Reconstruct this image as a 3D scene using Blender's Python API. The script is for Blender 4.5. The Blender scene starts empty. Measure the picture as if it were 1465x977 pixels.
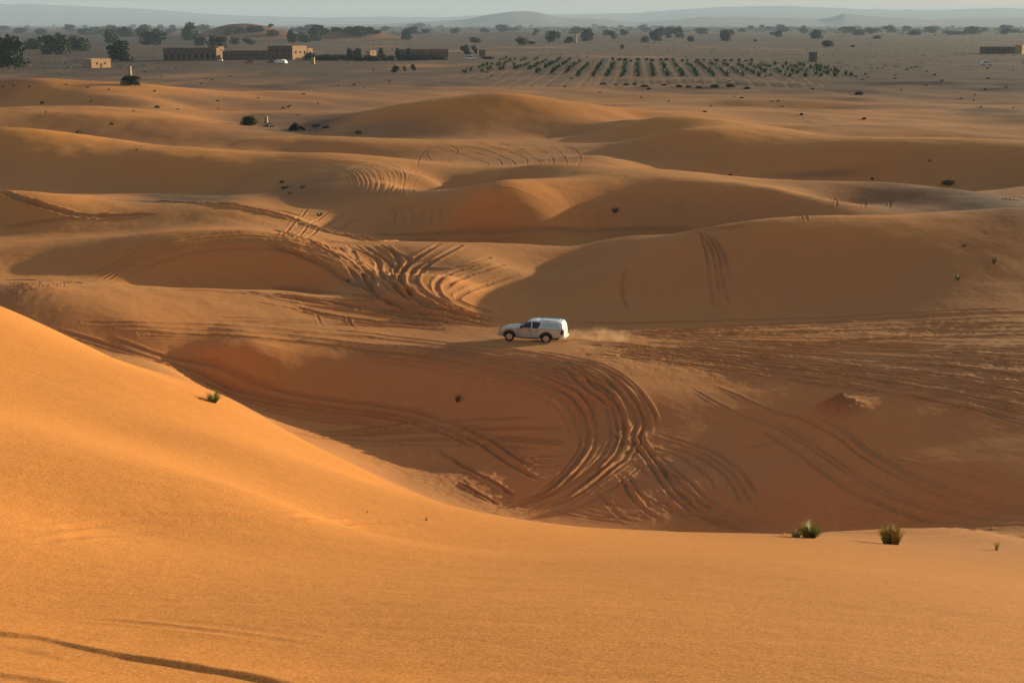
SKY_STR, SUN_STR, EXPO, DUST, HAZE_D, HAZE_C = 0.085, 5, 1.07, 1.0, 0.00007, (.5,.72,1,1)
SUN_EL, SUN_AZ = 9, 33
import bpy, bmesh, math, random
import numpy as np
from mathutils import Vector, Matrix
random.seed(7)
rng = np.random.default_rng(11)
scene = bpy.context.scene
COL = scene.collection
R = math.radians

# ------------------------------------------------------------------ camera
F_PX = 2035.0            # focal length in pixels of the 1465 px wide photograph (about 50 mm)
CX, CY, VH = 732.5, 488.5, 34.0
PITCH = math.atan((CY - VH) / F_PX)
CAM_Z = 24.0
# sun azimuth measured from +X (right) towards +Y (away)

def ray(u, v):
    x = (u - CX) / F_PX; yu = -(v - CY) / F_PX
    return np.array([x, math.cos(PITCH) + yu * math.sin(PITCH), -math.sin(PITCH) + yu * math.cos(PITCH)])
def at_z(u, v, z):                # point of the sight line at height z
    d = ray(u, v); t = (z - CAM_Z) / d[2]
    return (d[0] * t, d[1] * t, z)
def at_d(u, v, Y):                # point of the sight line at depth Y
    d = ray(u, v); t = Y / d[1]
    return (d[0] * t, Y, CAM_Z + d[2] * t)

# ------------------------------------------------------------------ survey points of the dune field
pts = []
def Z(*a):
    for u, v, z in a: pts.append(at_z(u, v, z))
def D(*a):
    for u, v, y in a: pts.append(at_d(u, v, y))
def W(*a):
    for p in a: pts.append(p)
# the near dune: crest, then its flank up to the camera
D((0,438,60),(51,461,59.5),(136,502,59),(205,533,58),(273,560,56.5),(341,583,55),(410,618,53.5),(504,666,52),
  (546,694,51),(591,715,50),(643,732,49),(696,741,48.5),(748,748,48),(900,757,48),(1050,763,49),(1160,765,50),
  (1253,774,50.5),(1354,782,51),(1465,790,51.5))
D((0,500,50),(0,600,36),(0,750,24),(0,870,17),(0,977,11),(170,620,41),(170,760,26),(350,700,32),(350,640,43),(350,800,24),(350,977,11),
  (520,760,33),(700,800,27),(700,870,17),(700,977,11),(900,800,28),(1080,800,31),(1080,870,18),(1080,977,11),(1300,820,30),
  (1465,840,27),(1465,880,19),(1465,977,11.5))
W((-24,72,7.5),(-15,72,5.0),(-8,67,1.5),(-3,63,.6),(3,61,.8),(9,62,.6),(15,63,.6),(21,63,1.0),(-40,70,11))
# the hollow and the flat ground round the vehicle
Z((0,428,3.7),(100,450,3.0),(200,470,2.1),(300,480,1.3),(400,485,.7),(500,487,.3),(600,490,0),(720,488,0),(820,490,0),
  (950,495,-.1),(1100,490,.2),(1300,490,.8),(1465,490,1.4),(1465,525,1.5),
  (160,500,1.1),(240,525,.5),(272,542,.1),(305,536,-.8),(345,556,-1.7),(345,526,-.4),(400,532,-.7),(320,508,.5),(360,508,.4),(450,503,.2),(560,503,.1),(680,512,0),(780,530,-.1),(850,560,-.4),
  (400,585,-2.6),(450,610,-3.1),(550,640,-3.3),(650,675,-3.3),(700,720,-3.2),(800,690,-2.7),(820,620,-2),(740,590,-2),
  (560,580,-2.5),(445,548,-1.5),(900,600,-1.5),(900,700,-2.3),(1000,740,-2.3),(1050,640,-1.6),(1050,550,-.6),
  (1200,560,.2),(1200,650,-.6),(1200,730,-1.2),(1350,600,.8),(1350,700,.0),(1465,600,1.3),(1465,690,.8),
  (1465,770,.3),(1300,770,-1.0),(1130,755,-2.2))
# ledge on the left, low dune and hollow behind it
Z((0,409,4.3),(100,411,3.8),(200,412,3.3),(300,413,2.7),(400,414,2.0),(460,420,1.3),
  (150,398,2.1),(200,372,3),(250,357,3.6),(300,348,3.9),(360,346,3.9),(420,352,3.6),(480,375,2.6),(520,400,1.6),
  (250,409,1.2),(350,409,1.0),(430,411,.9),(0,402,2.4),(60,398,2.3),(100,380,2.6),(0,350,3.2),(100,330,3.4),(200,320,3.8),
  (300,318,4),(200,290,4.2),(330,297,4.2),(400,312,3.8),(470,335,2.8),(350,286,2.9),(440,310,2.6),(240,278,2.8),
  (0,282,5.4),(60,302,4.7),(0,322,3.6),(120,315,4),(60,280,3.2))
# middle: lit flank, big shaded dune on the right
Z((700,440,.2),(760,451,-.2),(850,453,-.1),(1000,452,0),(1200,446,.2),(1330,441,.9),(1465,435,1.4),
  (740,434,.1),(800,402,.6),(870,362,1.7),(900,357,2.2),(950,350,3.1),(1000,341,3.9),(1100,326,4.9),(1200,320,5.3),(1300,315,5.4),
  (1400,311,5.5),(1465,308,5.6),
  (600,360,2.3),(600,400,1.9),(600,428,1.4),(640,350,2.2),(640,400,1.7),(640,430,1.1),(700,350,1.9),(700,380,1.5),(690,415,.8),
  (760,350,1.6),(760,380,.9),(740,412,.4),(820,350,1.5),(820,374,1.0),(860,343,1.8),(560,345,1.8),(910,338,2.2),(560,390,1.5),(520,370,2.2),(580,450,.5),(680,460,.1))
# dune behind it and the one to its right
Z((900,243,5.2),(960,247,5.3),(1016,254,5.2),(1080,264,4.8),
  (640,303,3.2),(700,300,3.8),(760,290,4.3),(820,277,4.7),(900,266,5.1),(980,266,5.2),(1040,273,5),(1100,288,4.4),
  (1150,300,3.9),(1220,308,3.7),(540,335,1.5),(700,335,1.3),(850,330,1.3),(980,328,1.4),(1080,326,1.9),(1170,321,2.9),
  (1150,262,4.6),(1250,265,4.6),(1330,275,4.4),(1400,290,4.1),(1440,300,4.1),(1200,290,3.6),(1300,295,3.8),(1380,305,4),
  (1380,275,2),(1450,285,2),(1465,265,1.8))
# long ridge on the left with the bright scoop at its end
Z((0,192,7.2),(63,205,6.4),(152,215,5.6),(227,225,5.1),(300,228,4.9),(370,226,5),(442,223,5.1),(533,227,4.9),(590,243,4.2),
  (60,262,2.4),(200,268,2.0),(320,275,2.2),(450,290,2.6),(560,300,2.7),(560,265,3.8),(598,272,3.7),(622,280,2.6),(645,284,1.6),(670,282,2.0),
  (612,255,3.8),(640,262,2.9),(700,272,2.9),(648,250,3.6),(732,245,4.6),(804,241,5.1))
Z((370,201,4.4),(440,203,4.3),(497,205,4.2),(587,205,4),(400,219,3.1),(500,220,2.9),(560,222,2.9),
  (650,220,3.4),(750,215,3.6),(800,225,3.6),(700,235,3.4),(640,200,3.3),(760,200,3.3),
  (544,196,3),(620,199,3),(696,199,3),(760,198,3),(822,194,3.2))
D((714,135,297),(659,138,297),(587,149,294),(522,167,290),(768,142,295),(822,154,292),(876,167,287))
W((-30,330,4),(0,335,4),(25,330,4))
# right-hand ridge and the low dunes beyond
D((969,191,240),(1035,201,234),(1085,203,234),(1131,205,233),(1189,216,226),(1239,223,222),(1324,224,220),(1465,230,214),
  (900,164,280),(935,175,262),(900,200,250),(920,225,228),(919,158,330),(958,158,328),(1004,178,290),(945,170,300),
  (1180,155,345),(1300,165,330),(1400,172,320),(1200,180,300),(1350,190,290),(1465,205,270),(1150,190,290))
Z((960,246,1.9),(1050,248,1.6),(1131,250,1.5),(1239,252,1.4),(1350,257,1.4),(1465,263,1.3),(840,200,4.1),(860,225,3.9),
  (1250,205,2.2),(1400,215,2.0))
# left: low dark dunes
D((40,166,287),(88,162,285),(151,162,285),(227,164,284),(265,169,282),(303,179,276),(353,196,264),
  (0,118,400),(25,121,396),(50,127,388),(96,127,388),(121,130,381),(151,134,373),(189,144,362),(222,149,358),
  (0,160,300),(130,153,340))
Z((60,200,3.2),(150,206,2.8),(240,212,2.8),(20,142,4.2),(100,150,4.0),(180,156,3.6),(320,205,3),(300,155,3),(400,165,3),(450,185,3))
for v in (128, 112, 98):
    for u in range(-150, 1700, 230):
        if not (v > 120 and u < 260): Z((u, v, 3.0))
for Y in (1100, 1600, 2500, 5000, 12000, 32000):
    for s in (-1, -.6, -.36, -.12, .12, .36, .6, 1): W((s * Y, Y, 3.0))
# the country on either side of the picture
for s, side in ((.47,1),(.7,1),(1.0,1),(-.47,-1),(-.7,-1),(-1.0,-1)):
    for k, Y in enumerate((75, 100, 130, 165, 210, 270, 350, 500, 750)):
        h = 2.6 + 1.6 * math.sin(k * 2.4 + s * 9)
        if side > 0 and Y < 140: h = 1.7 + .2 * math.sin(k * 2)
        if side < 0 and Y < 90: h = 8
        if Y >= 500: h = 3
        W((s * (Y + 8), Y, h))
W((0,-4,22.0),(-3.5,-3.6,22.2),(3.5,-3.6,21.6),(0,2,21.9),(5,2,20.7),(-5,2,22.1),(9,2,19.6),(-9,2,22.2),
  (14,10,16.6),(-14,10,19.4),(24,20,11.5),(-24,20,17.6),(36,33,7.5),(-36,33,16),(48,45,3),(-48,45,14))

P = np.array(pts); C8 = 8.0
def st(X, Y):
    w = Y + C8
    return X / w, np.log(w)
AS = 0.8
ps, pt = st(P[:,0], P[:,1]); ps = ps * AS
def tps_k(r2): return np.where(r2 > 1e-12, r2 * np.log(np.maximum(r2, 1e-12)), 0.0)
n = len(P)
K = tps_k((ps[:,None]-ps[None])**2 + (pt[:,None]-pt[None])**2) + np.eye(n) * 2e-5
Q = np.c_[np.ones(n), ps, pt]
A = np.block([[K, Q], [Q.T, np.zeros((3,3))]])
sol = np.linalg.solve(A, np.r_[P[:,2], np.zeros(3)])
# coarse grid of the smooth ground
GS = np.linspace(-1.0, 1.0, 561); GT = np.linspace(math.log(C8 - 4), math.log(32000.0 + C8), 900)
def tps_eval(S, T):
    out = np.empty(S.shape); Sf, Tf, of = S.ravel() * AS, T.ravel(), out.ravel()
    for i in range(0, len(Sf), 20000):
        a, b = Sf[i:i+20000, None], Tf[i:i+20000, None]
        of[i:i+20000] = tps_k((a-ps)**2 + (b-pt)**2) @ sol[:n] + sol[n] + sol[n+1]*a[:,0] + sol[n+2]*b[:,0]
    return of.reshape(S.shape)
SS, TT = np.meshgrid(GS, GT)
G0 = tps_eval(SS, TT)

# value noise
def hash2(ix, iy, seed):
    h = (ix.astype(np.int64) * 374761393 + iy.astype(np.int64) * 668265263 + seed * 1274126177) & 0xffffffff
    h = ((h ^ (h >> 13)) * 1274126177) & 0xffffffff
    return ((h ^ (h >> 16)) & 0xffff) / 65535.0
def vnoise(x, y, seed=0):
    ix, iy = np.floor(x), np.floor(y); fx, fy = x - ix, y - iy
    fx = fx*fx*fx*(fx*(fx*6-15)+10); fy = fy*fy*fy*(fy*(fy*6-15)+10)
    a, b = hash2(ix, iy, seed), hash2(ix+1, iy, seed); c, d = hash2(ix, iy+1, seed), hash2(ix+1, iy+1, seed)
    return (a + (b-a)*fx) * (1-fy) + (c + (d-c)*fx) * fy - .5
def sstep(a, b, x):
    t = np.clip((x - a) / (b - a), 0, 1); return t*t*(3-2*t)

WX = SS * np.exp(TT); WY = np.exp(TT) - C8
def bump(u, v, Y, rx, ry, h, rot=0):
    x0, y0, _ = at_d(u, v, Y); c, s_ = math.cos(rot), math.sin(rot)
    dx, dy = WX - x0, WY - y0
    a, b = (dx*c + dy*s_) / rx, (-dx*s_ + dy*c) / ry
    return h * np.exp(-(a*a + b*b))
far = sstep(380, 520, WY)
G0 = G0 * (1 - far) + 3.0 * far
# gentle undulation of the plain, the low dune belt in front of it
G0 += far * 1.2 * vnoise(WX/90, WY/60, 3) * (1 - sstep(700, 1000, WY))
belt = sstep(240, 300, WY) * (1 - sstep(480, 600, WY))
rr = vnoise(WX/38 + WY/90, WY/26, 5)
G0 += belt * 2.0 * rr * sstep(.02, .10, WX/(WY+8)) + belt * .9 * rr + belt * .7 * vnoise(WX/15 + WY/50, WY/13, 6)
# big far orange dunes
fx = WX; 
for (u, vb, Y, rx, ry, h) in ((345,57,2050,52,40,14),(392,57,2050,60,40,9),(320,58,2020,40,60,7),(500,58,1950,44,40,10),(540,58,1950,50,40,5),(470,58,1960,25,50,6),
                      (215,55,2200,40,60,6),(740,50,2600,70,60,6),(600,50,2700,60,60,6),(250,58,1900,40,40,5),(1120,40,4200,120,90,14)):
    G0 += bump(u, vb, Y, rx, ry, h)
G0 += 4 * sstep(1500, 2500, WY) * np.maximum(0, vnoise(WX/170, WY/260, 9)) * (1 - sstep(5000, 8000, WY))

def box(a, r, ax):
    p = [(0, 0), (0, 0)]; p[ax] = (r + 1, r); c = np.cumsum(np.pad(a, p, mode='edge'), axis=ax)
    n_ = a.shape[ax]; hi = np.take(c, range(2*r+1, 2*r+1+n_), axis=ax); lo = np.take(c, range(0, n_), axis=ax); return (hi - lo) / (2*r+1)
bl = G0.copy()
for _ in range(2): bl = box(box(bl, 16, 1), 5, 0)
G0 = G0 + .6 * (G0 - bl) * sstep(112, 135, WY) * (1 - sstep(230, 290, WY))     # crisper crests in the dune belt
def ground0(X, Y):                  # bilinear lookup of the smooth ground
    s, t = st(np.asarray(X, float), np.asarray(Y, float))
    a = np.clip((s - GS[0]) / (GS[1]-GS[0]), 0, len(GS)-1.001); b = np.clip((t - GT[0]) / (GT[1]-GT[0]), 0, len(GT)-1.001)
    i, j = a.astype(int), b.astype(int); fa, fb = a - i, b - j
    return (G0[j,i]*(1-fa)+G0[j,i+1]*fa)*(1-fb) + (G0[j+1,i]*(1-fa)+G0[j+1,i+1]*fa)*fb
YS = np.exp(np.linspace(math.log(9.), math.log(12000.), 6000))
def hit(u, v, zoff=0.0):            # where a sight line meets the ground
    d = ray(u, v); X = d[0] / d[1] * YS; Zr = CAM_Z + d[2] / d[1] * YS - zoff
    k = np.argmax(Zr < ground0(X, YS))
    return (float(X[k]), float(YS[k]))
def row_u(k, v): return 905 + 19.2*k*(v-20)/80.0
# ------------------------------------------------------------------ wheel tracks: (points, half width m, depth m, lateral copies)
TR = []
def T(pl, w=.15, d=.09, seed=None): TR.append((pl, w, d))
c1=[(120,461),(280,464),(400,475),(504,482),(609,492),(713,506),(783,520),(818,528),(852,540),(880,559),(900,587),(908,610),(905,640),(885,672)]
c2=[(170,467),(300,473),(400,482),(504,492),(609,501),(696,515),(765,527),(818,544),(859,569),(873,604),(873,635),(856,663),(818,694),(765,718),(713,727),(678,729)]
c3=[(200,476),(330,482),(400,489),(504,499),(609,510),(713,527),(765,541),(811,562),(835,590),(842,621),(835,649),(811,680),(776,708),(731,722)]
c4=[(504,506),(644,524),(713,537),(776,558),(811,579),(828,614),(828,649)]
c5=[(765,510),(818,523),(852,555),(887,583),(894,614),(900,635)]
c6=[(700,500),(780,508),(840,520),(880,541),(908,572),(921,605),(915,625),(905,640)]
for c, w, d in ((c1,.22,.13),(c2,.24,.15),(c3,.24,.15),(c4,.18,.10),(c5,.22,.12),(c6,.2,.10)): T(c, w, d)
T([(82,472),(171,499),(239,519),(294,537),(328,554),(392,571),(470,583),(539,593),(591,602),(644,617),(689,638),(713,656),(748,677),(783,694)], .24, .22)
T([(239,526),(290,547),(324,562),(375,581),(444,595),(500,605),(574,621)], .18, .16)
T([(400,614),(452,626),(504,626),(557,623),(644,618),(713,614),(824,614)], .24, .22)
T([(417,621),(470,631),(539,635),(609,633),(713,631),(783,637),(828,640)], .18, .17)
T([(713,663),(765,657),(824,654)], .16, .14); T([(724,673),(821,668)], .14, .12)
T([(850,530),(875,549),(900,579),(913,608),(905,629),(930,667),(959,709),(993,734),(1039,753),(1110,762)], .24, .15)
T([(850,551),(879,579),(888,620),(934,650),(976,683),(1018,721),(1068,742),(1127,755)], .22, .13)
T([(888,675),(913,700),(955,725),(993,740),(1040,750)], .22, .13)
T([(888,688),(913,725),(951,749)], .2, .12)
T([(900,660),(940,690),(985,725),(1030,745),(1090,757)], .16, .08)
T([(917,620),(955,633),(1005,650),(1043,675),(1068,709),(1085,740)], .16, .10)
T([(934,637),(988,652),(1025,672),(1050,700),(1066,738)], .12, .06)
T([(700,742),(783,729),(818,715),(852,690),(900,656)], .2, .11)
T([(740,735),(800,722),(840,702),(879,671),(909,650)], .2, .11)
T([(831,717),(852,729),(900,739),(950,748)], .16, .1); T([(783,729),(818,739),(900,751)], .16, .1)
T([(620,640),(660,668),(700,690),(745,715)], .14, .14); T([(650,690),(690,712),(720,725)], .14, .14)
T([(984,553),(1039,585),(1110,614),(1165,646),(1228,688),(1291,717),(1375,738),(1465,746),(1560,750)], .17, .10)
T([(1018,551),(1102,587),(1186,620),(1228,650),(1270,675),(1333,704),(1396,725),(1465,734),(1560,742)], .17, .10)
T([(1047,644),(1123,635),(1182,625)], .12, .06); T([(1230,655),(1300,662),(1400,685),(1465,700)], .12, .05)
T([(1130,764),(1186,761),(1270,761),(1375,755),(1465,751),(1560,748)], .2, .12); T([(1250,768),(1291,765),(1380,763),(1465,761),(1560,760)], .18, .1)
T([(1312,774),(1465,772),(1560,771)], .16, .09)
T([(860,490),(892,492),(1018,509),(1144,528),(1270,551),(1396,576),(1465,591),(1560,612)], .2, .13)
T([(934,495),(1060,509),(1186,526),(1312,539),(1465,553),(1560,562)], .2, .13)
T([(913,471),(1060,469),(1186,463),(1312,455),(1465,448),(1560,444)], .2, .12)
T([(820,462),(900,463),(976,461),(1144,457),(1300,449),(1465,441)], .15, .08)
T([(1060,495),(1180,492),(1270,486),(1465,478),(1560,474)], .2, .12); T([(1000,488),(1228,492),(1465,495),(1560,496)], .2, .12)
T([(1060,495),(1144,499),(1312,503),(1465,518),(1560,526)], .2, .12)
T([(830,492),(930,500),(1060,520),(1200,538),(1330,560),(1465,583)], .15, .09)
T([(900,484),(1000,480),(1150,478),(1300,470),(1465,462)], .16, .09)
for k in range(22):                # the broad worn lane towards the right
    v0 = 476 + 1.5*k; sl = -22 + 6*k + random.uniform(-4, 4)
    T([(840+random.uniform(0,160), v0+random.uniform(-1,1)), (1150, v0+sl*.38+random.uniform(-3,3)), (1330, v0+sl*.68+random.uniform(-2,2)), (1465, v0+sl), (1560, v0+sl*1.2)], random.uniform(.1,.2), random.uniform(.05,.11))
for pl in ([(480,350),(501,368),(519,385),(524,401),(542,426),(577,443),(640,458)],
           [(491,350),(538,371),(542,389),(556,405),(589,431),(635,443),(720,459)],
           [(519,352),(554,375),(570,394),(596,433),(640,450),(700,462)],
           [(542,350),(570,366),(587,375),(570,399),(582,417),(607,433),(660,450)],
           [(628,350),(605,365),(589,378),(574,392),(576,410),(590,425)],
           [(635,368),(603,380),(589,394),(589,412),(624,433),(640,443),(700,456)],
           [(682,380),(640,394),(624,408),(630,425),(655,440)],
           [(720,380),(658,399),(631,417)],
           [(700,370),(640,386),(610,387),(594,401),(603,417),(635,436),(690,452)],
           [(638,422),(670,438),(720,452)], [(740,395),(690,408),(655,425),(664,436)],
           [(380,412),(450,417),(519,426),(612,445),(720,462)],
           [(380,419),(450,429),(542,445),(635,457),(720,468)],
           [(415,436),(473,452),(540,462),(640,468)], [(330,415),(400,424),(480,438),(560,452),(660,466)],
           [(496,399),(519,412),(554,436),(600,450)], [(380,350),(450,373),(491,399),(530,420)],
           [(400,330),(470,355),(510,385),(530,410),(560,432)], [(440,345),(490,372),(512,400),(548,432)],
           [(460,342),(500,348),(560,346),(640,343)], [(500,352),(512,375),(530,395),(536,415)],
           [(553,352),(572,378),(560,400),(575,425)], [(660,352),(625,372),(600,392)]):
    T(pl, .30, .16)
for k in range(6):                # more faint parallels fanning to the vehicle
    u0 = 470 + 12*k; T([(u0, 348+random.uniform(-4,4)), (u0+24+random.uniform(-8,8), 372), (540+5*k+random.uniform(-6,6), 400), (575+6*k, 428), (650+5*k, 450), (720, 462+random.uniform(-6,6))], .12, .06)
for pl in ([(300,416),(400,424),(480,436),(560,448),(660,462)], [(250,414),(350,419),(430,428),(520,444),(600,456)], [(360,422),(440,436),(520,450),(600,462)],
           [(300,460),(420,462),(540,468),(660,474)]):
    T(pl, .2, .14)
for pl in ([(452,446),(456,458),(462,470)], [(496,450),(500,462),(510,472)]): T(pl, .15, .12)
for k in range(13):
    a = 10*k + random.uniform(-4,4); T([(400+a*.9, 226+k*.3), (470+a*.85, 236+k*.6), (505+a*.62, 256+k*.5), (500+a*.55, 284)], .15, .085)
for k in range(9):
    T([(650+random.uniform(-20,60), 250+3*k), (760+random.uniform(-30,60), 244+3.2*k), (880, 246+2.0*k)], .15, .07)
for k in range(8):
    T([(600+28*k, 206+random.uniform(-2,2)), (640+26*k, 214), (690+20*k, 228+random.uniform(-3,3)), (700+18*k, 238)], .15, .08)
for k in range(7):
    T([(560+14*k+random.uniform(-4,4), 296), (566+13*k, 312), (560+14*k, 330)], .15, .06)
for o in (0, 9):
    T([(110,398+o*.3),(150,392+o),(200,366+o),(250,350+o),(300,342+o),(360,339+o),(420,344+o),(480,358+o),(530,386+o),(570,416+o)], .2, .1)
T([(430,330),(500,352),(540,360),(600,352)], .2, .1)
T([(0,276),(60,296),(120,309),(170,309),(230,307)], .5, .28); T([(0,327),(60,318),(120,311),(170,309)], .35, .16)
T([(180,287),(260,290),(330,296),(400,309),(470,333),(540,346)], .5, .35)
T([(260,284),(330,290),(400,302),(460,320),(490,332)], .25, .14)
for pl in ([(545,229),(573,243),(578,258),(569,276)], [(596,243),(576,265),(580,283)], [(604,247),(591,265),(591,281)],
           [(530,232),(556,246),(560,262),(550,285)], [(615,210),(600,225),(596,240)], [(640,206),(655,216),(640,228),(650,236)],
           [(632,205),(610,218),(620,232)], [(700,212),(760,225),(800,240)], [(480,232),(530,240),(545,262),(535,290)],
           [(440,300),(415,325),(400,340)], [(490,310),(455,330),(430,345)], [(470,305),(440,325),(420,345)], [(505,315),(480,335)],
           [(880,260),(895,252),(860,246)], [(1190,282),(1197,290),(1195,300)], [(1228,280),(1238,289),(1236,301)], [(1262,281),(1274,290),(1270,301)]):
    T(pl, .14, .07)
for pl in ([(940,333),(996,331),(1006,345),(1012,367),(1016,405),(1023,448)], [(1008,331),(1020,345),(1029,367),(1035,405),(1044,440)],
           [(1020,334),(1036,365),(1047,410)], [(1000,331),(1016,350),(1024,380),(1030,430)],
           [(958,320),(962,305),(977,290),(985,275)], [(979,322),(981,305),(990,290)], [(1147,305),(1158,320)], [(1140,300),(1150,318)],
           [(845,290),(855,305),(862,330)], [(895,385),(890,420),(900,450)], [(700,302),(705,315),(712,332)], [(725,300),(732,315),(740,331)]):
    T(pl, .15, .07)
T([(531,337),(612,336),(720,332),(850,329),(980,327),(1080,324)], .3, .14); T([(560,341),(700,337),(850,334),(960,331),(1080,328)], .2, .08)
T([(0,735),(120,738),(250,740),(420,742),(600,748)], .3, .03); T([(0,760),(90,758),(200,748),(330,745)], .3, .035)
T([(0,782),(60,776),(130,768),(250,764),(330,762)], .3, .03); T([(0,885),(150,890),(300,905),(480,928)], .25, .012)
T([(0,522),(60,538),(120,560)], .15, .02)
for k in range(10):                # left edge rubble band
    T([(0,402+k),(60,403+k*.6),(130,408)], .3, .12) if k%3==0 else None

def catmull(p, m):
    p = np.array(p, float); p = np.vstack([2*p[0]-p[1], p, 2*p[-1]-p[-2]]); o = []
    for i in range(1, len(p)-2):
        t = np.linspace(0, 1, m, endpoint=False)[:,None]
        a, b, c, d = p[i-1], p[i], p[i+1], p[i+2]
        o.append(.5*((2*b)+(-a+c)*t+(2*a-5*b+4*c-d)*t*t+(-a+3*b-3*c+d)*t**3))
    o.append(p[-2][None]); return np.vstack(o)

# ------------------------------------------------------------------ fine ground mesh
def seg(a, b, step): return np.arange(a, b, step)
ysm = np.concatenate([seg(-4, 9, .35), seg(9, 22, .07), seg(22, 64, .16), seg(64, 84, .125), seg(84, 132, .1), seg(132, 175, .17), seg(175, 260, .33),
                      seg(260, 420, .8), seg(420, 640, 2), seg(640, 1000, 5), np.exp(np.linspace(math.log(1000), math.log(32000), 260))])
sd = np.linspace(-.385, .385, 1300); side = np.linspace(.385, 1.0, 60)[1:]
ssm = np.concatenate([-side[::-1], sd, side])
ww = ysm + C8
X = ssm[None,:] * ww[:,None]; Y = np.repeat(ysm[:,None], len(ssm), 1)
NY, NX = X.shape
# smooth (cubic in effect: three bilinear taps) height
H = (ground0(X, Y) * 2 + ground0(X + .004*ww[:,None], Y) + ground0(X - .004*ww[:,None], Y) + ground0(X, Y*1.004+.03) + ground0(X, Y*.996-.03)) / 6
# sand scale undulation
nearf = 1 - sstep(55, 70, Y)
H += .24 * vnoise(X/9+5, Y/7, 21) * sstep(60, 80, Y) * (1 - sstep(500, 900, Y)) + .08 * vnoise(X/2.3, Y/2.0, 22) * sstep(62, 80, Y) * (1 - sstep(300, 420, Y))
H += (.10 * vnoise(X/6, Y/9, 24) + .022 * vnoise(X/1.6+Y/5, Y/.6, 25) * (.5 + vnoise(X/5, Y/6, 26)) + .008 * vnoise(X/.5, Y/.35, 27)) * nearf
track = np.zeros_like(X)
ylog = ysm
def carve(path, w, d, wob=0.0):
    """path: n x 2 world points; pushes a groove with two soft berms into H"""
    global H
    r = 3.2*w
    y0, y1 = np.searchsorted(ylog, path[:,1].min()-r), np.searchsorted(ylog, path[:,1].max()+r)
    sa = path[:,0]/(path[:,1]+C8)
    x0 = max(0, np.searchsorted(ssm, sa.min()-r/(path[:,1].min()+C8))-1); x1 = min(NX, np.searchsorted(ssm, sa.max()+r/(path[:,1].min()+C8))+1)
    if y1 <= y0 or x1 <= x0: return
    DD = np.full((y1-y0, x1-x0), 9.0); XX, YY = X[y0:y1, x0:x1], Y[y0:y1, x0:x1]
    LL = np.zeros_like(DD)
    step = 0
    for (px, py), (qx, qy) in zip(path[:-1], path[1:]):
        L = math.hypot(qx-px, qy-py); step += L
        ja, jb = np.searchsorted(ylog, min(py,qy)-r)-y0, np.searchsorted(ylog, max(py,qy)+r)-y0
        s1, s2 = px/(py+C8), qx/(qy+C8); rs = r/(min(py,qy)+C8)
        ia, ib = np.searchsorted(ssm, min(s1,s2)-rs)-x0, np.searchsorted(ssm, max(s1,s2)+rs)-x0+1
        ja, ia = max(ja,0), max(ia,0)
        if jb <= ja or ib <= ia: continue
        xs, ys = XX[ja:jb, ia:ib]-px, YY[ja:jb, ia:ib]-py; ux, uy = (qx-px), (qy-py)
        t = np.clip((xs*ux+ys*uy)/max(L*L,1e-9), 0, 1)
        dd = np.hypot(xs-t*ux, ys-t*uy); sub = DD[ja:jb, ia:ib]; m = dd < sub
        sub[m] = dd[m]; LL[ja:jb, ia:ib][m] = step
    q = DD / w
    jit = np.clip(1 + .7*vnoise(XX/.45, YY/.45, 30) + .8*vnoise(XX/1.3, YY/1.3, 31) + 1.1*vnoise(XX/5, YY/5, 32), 0, 2)
    fade = sstep(0, 2.0, LL) * sstep(0, 2.0, step - LL)
    prof = -np.exp(-q**4 * .8) + .75*np.exp(-((q-1.7)/.55)**2)
    H[y0:y1, x0:x1] += d * jit * fade * prof * (DD < 8)
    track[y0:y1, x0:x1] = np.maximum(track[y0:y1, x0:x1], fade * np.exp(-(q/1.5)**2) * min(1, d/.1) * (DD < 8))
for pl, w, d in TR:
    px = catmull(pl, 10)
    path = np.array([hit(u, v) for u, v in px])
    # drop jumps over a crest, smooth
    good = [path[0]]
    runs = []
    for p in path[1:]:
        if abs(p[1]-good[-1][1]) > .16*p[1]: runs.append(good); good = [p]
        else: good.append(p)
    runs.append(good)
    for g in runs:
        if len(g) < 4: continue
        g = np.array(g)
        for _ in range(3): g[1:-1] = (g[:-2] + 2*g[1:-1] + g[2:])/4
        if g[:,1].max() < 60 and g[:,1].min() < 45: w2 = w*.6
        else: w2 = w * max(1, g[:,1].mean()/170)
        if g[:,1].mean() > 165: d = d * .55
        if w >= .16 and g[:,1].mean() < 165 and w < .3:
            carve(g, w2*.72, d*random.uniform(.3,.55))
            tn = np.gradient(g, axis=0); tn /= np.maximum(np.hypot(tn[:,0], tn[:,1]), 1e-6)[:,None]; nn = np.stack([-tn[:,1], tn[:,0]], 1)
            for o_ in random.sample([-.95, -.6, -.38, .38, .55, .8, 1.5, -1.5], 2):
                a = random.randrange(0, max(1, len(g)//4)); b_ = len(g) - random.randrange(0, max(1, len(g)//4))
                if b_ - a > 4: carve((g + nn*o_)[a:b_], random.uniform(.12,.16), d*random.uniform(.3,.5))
        else: carve(g, max(w2*.8, .13), d*.7)
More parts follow.
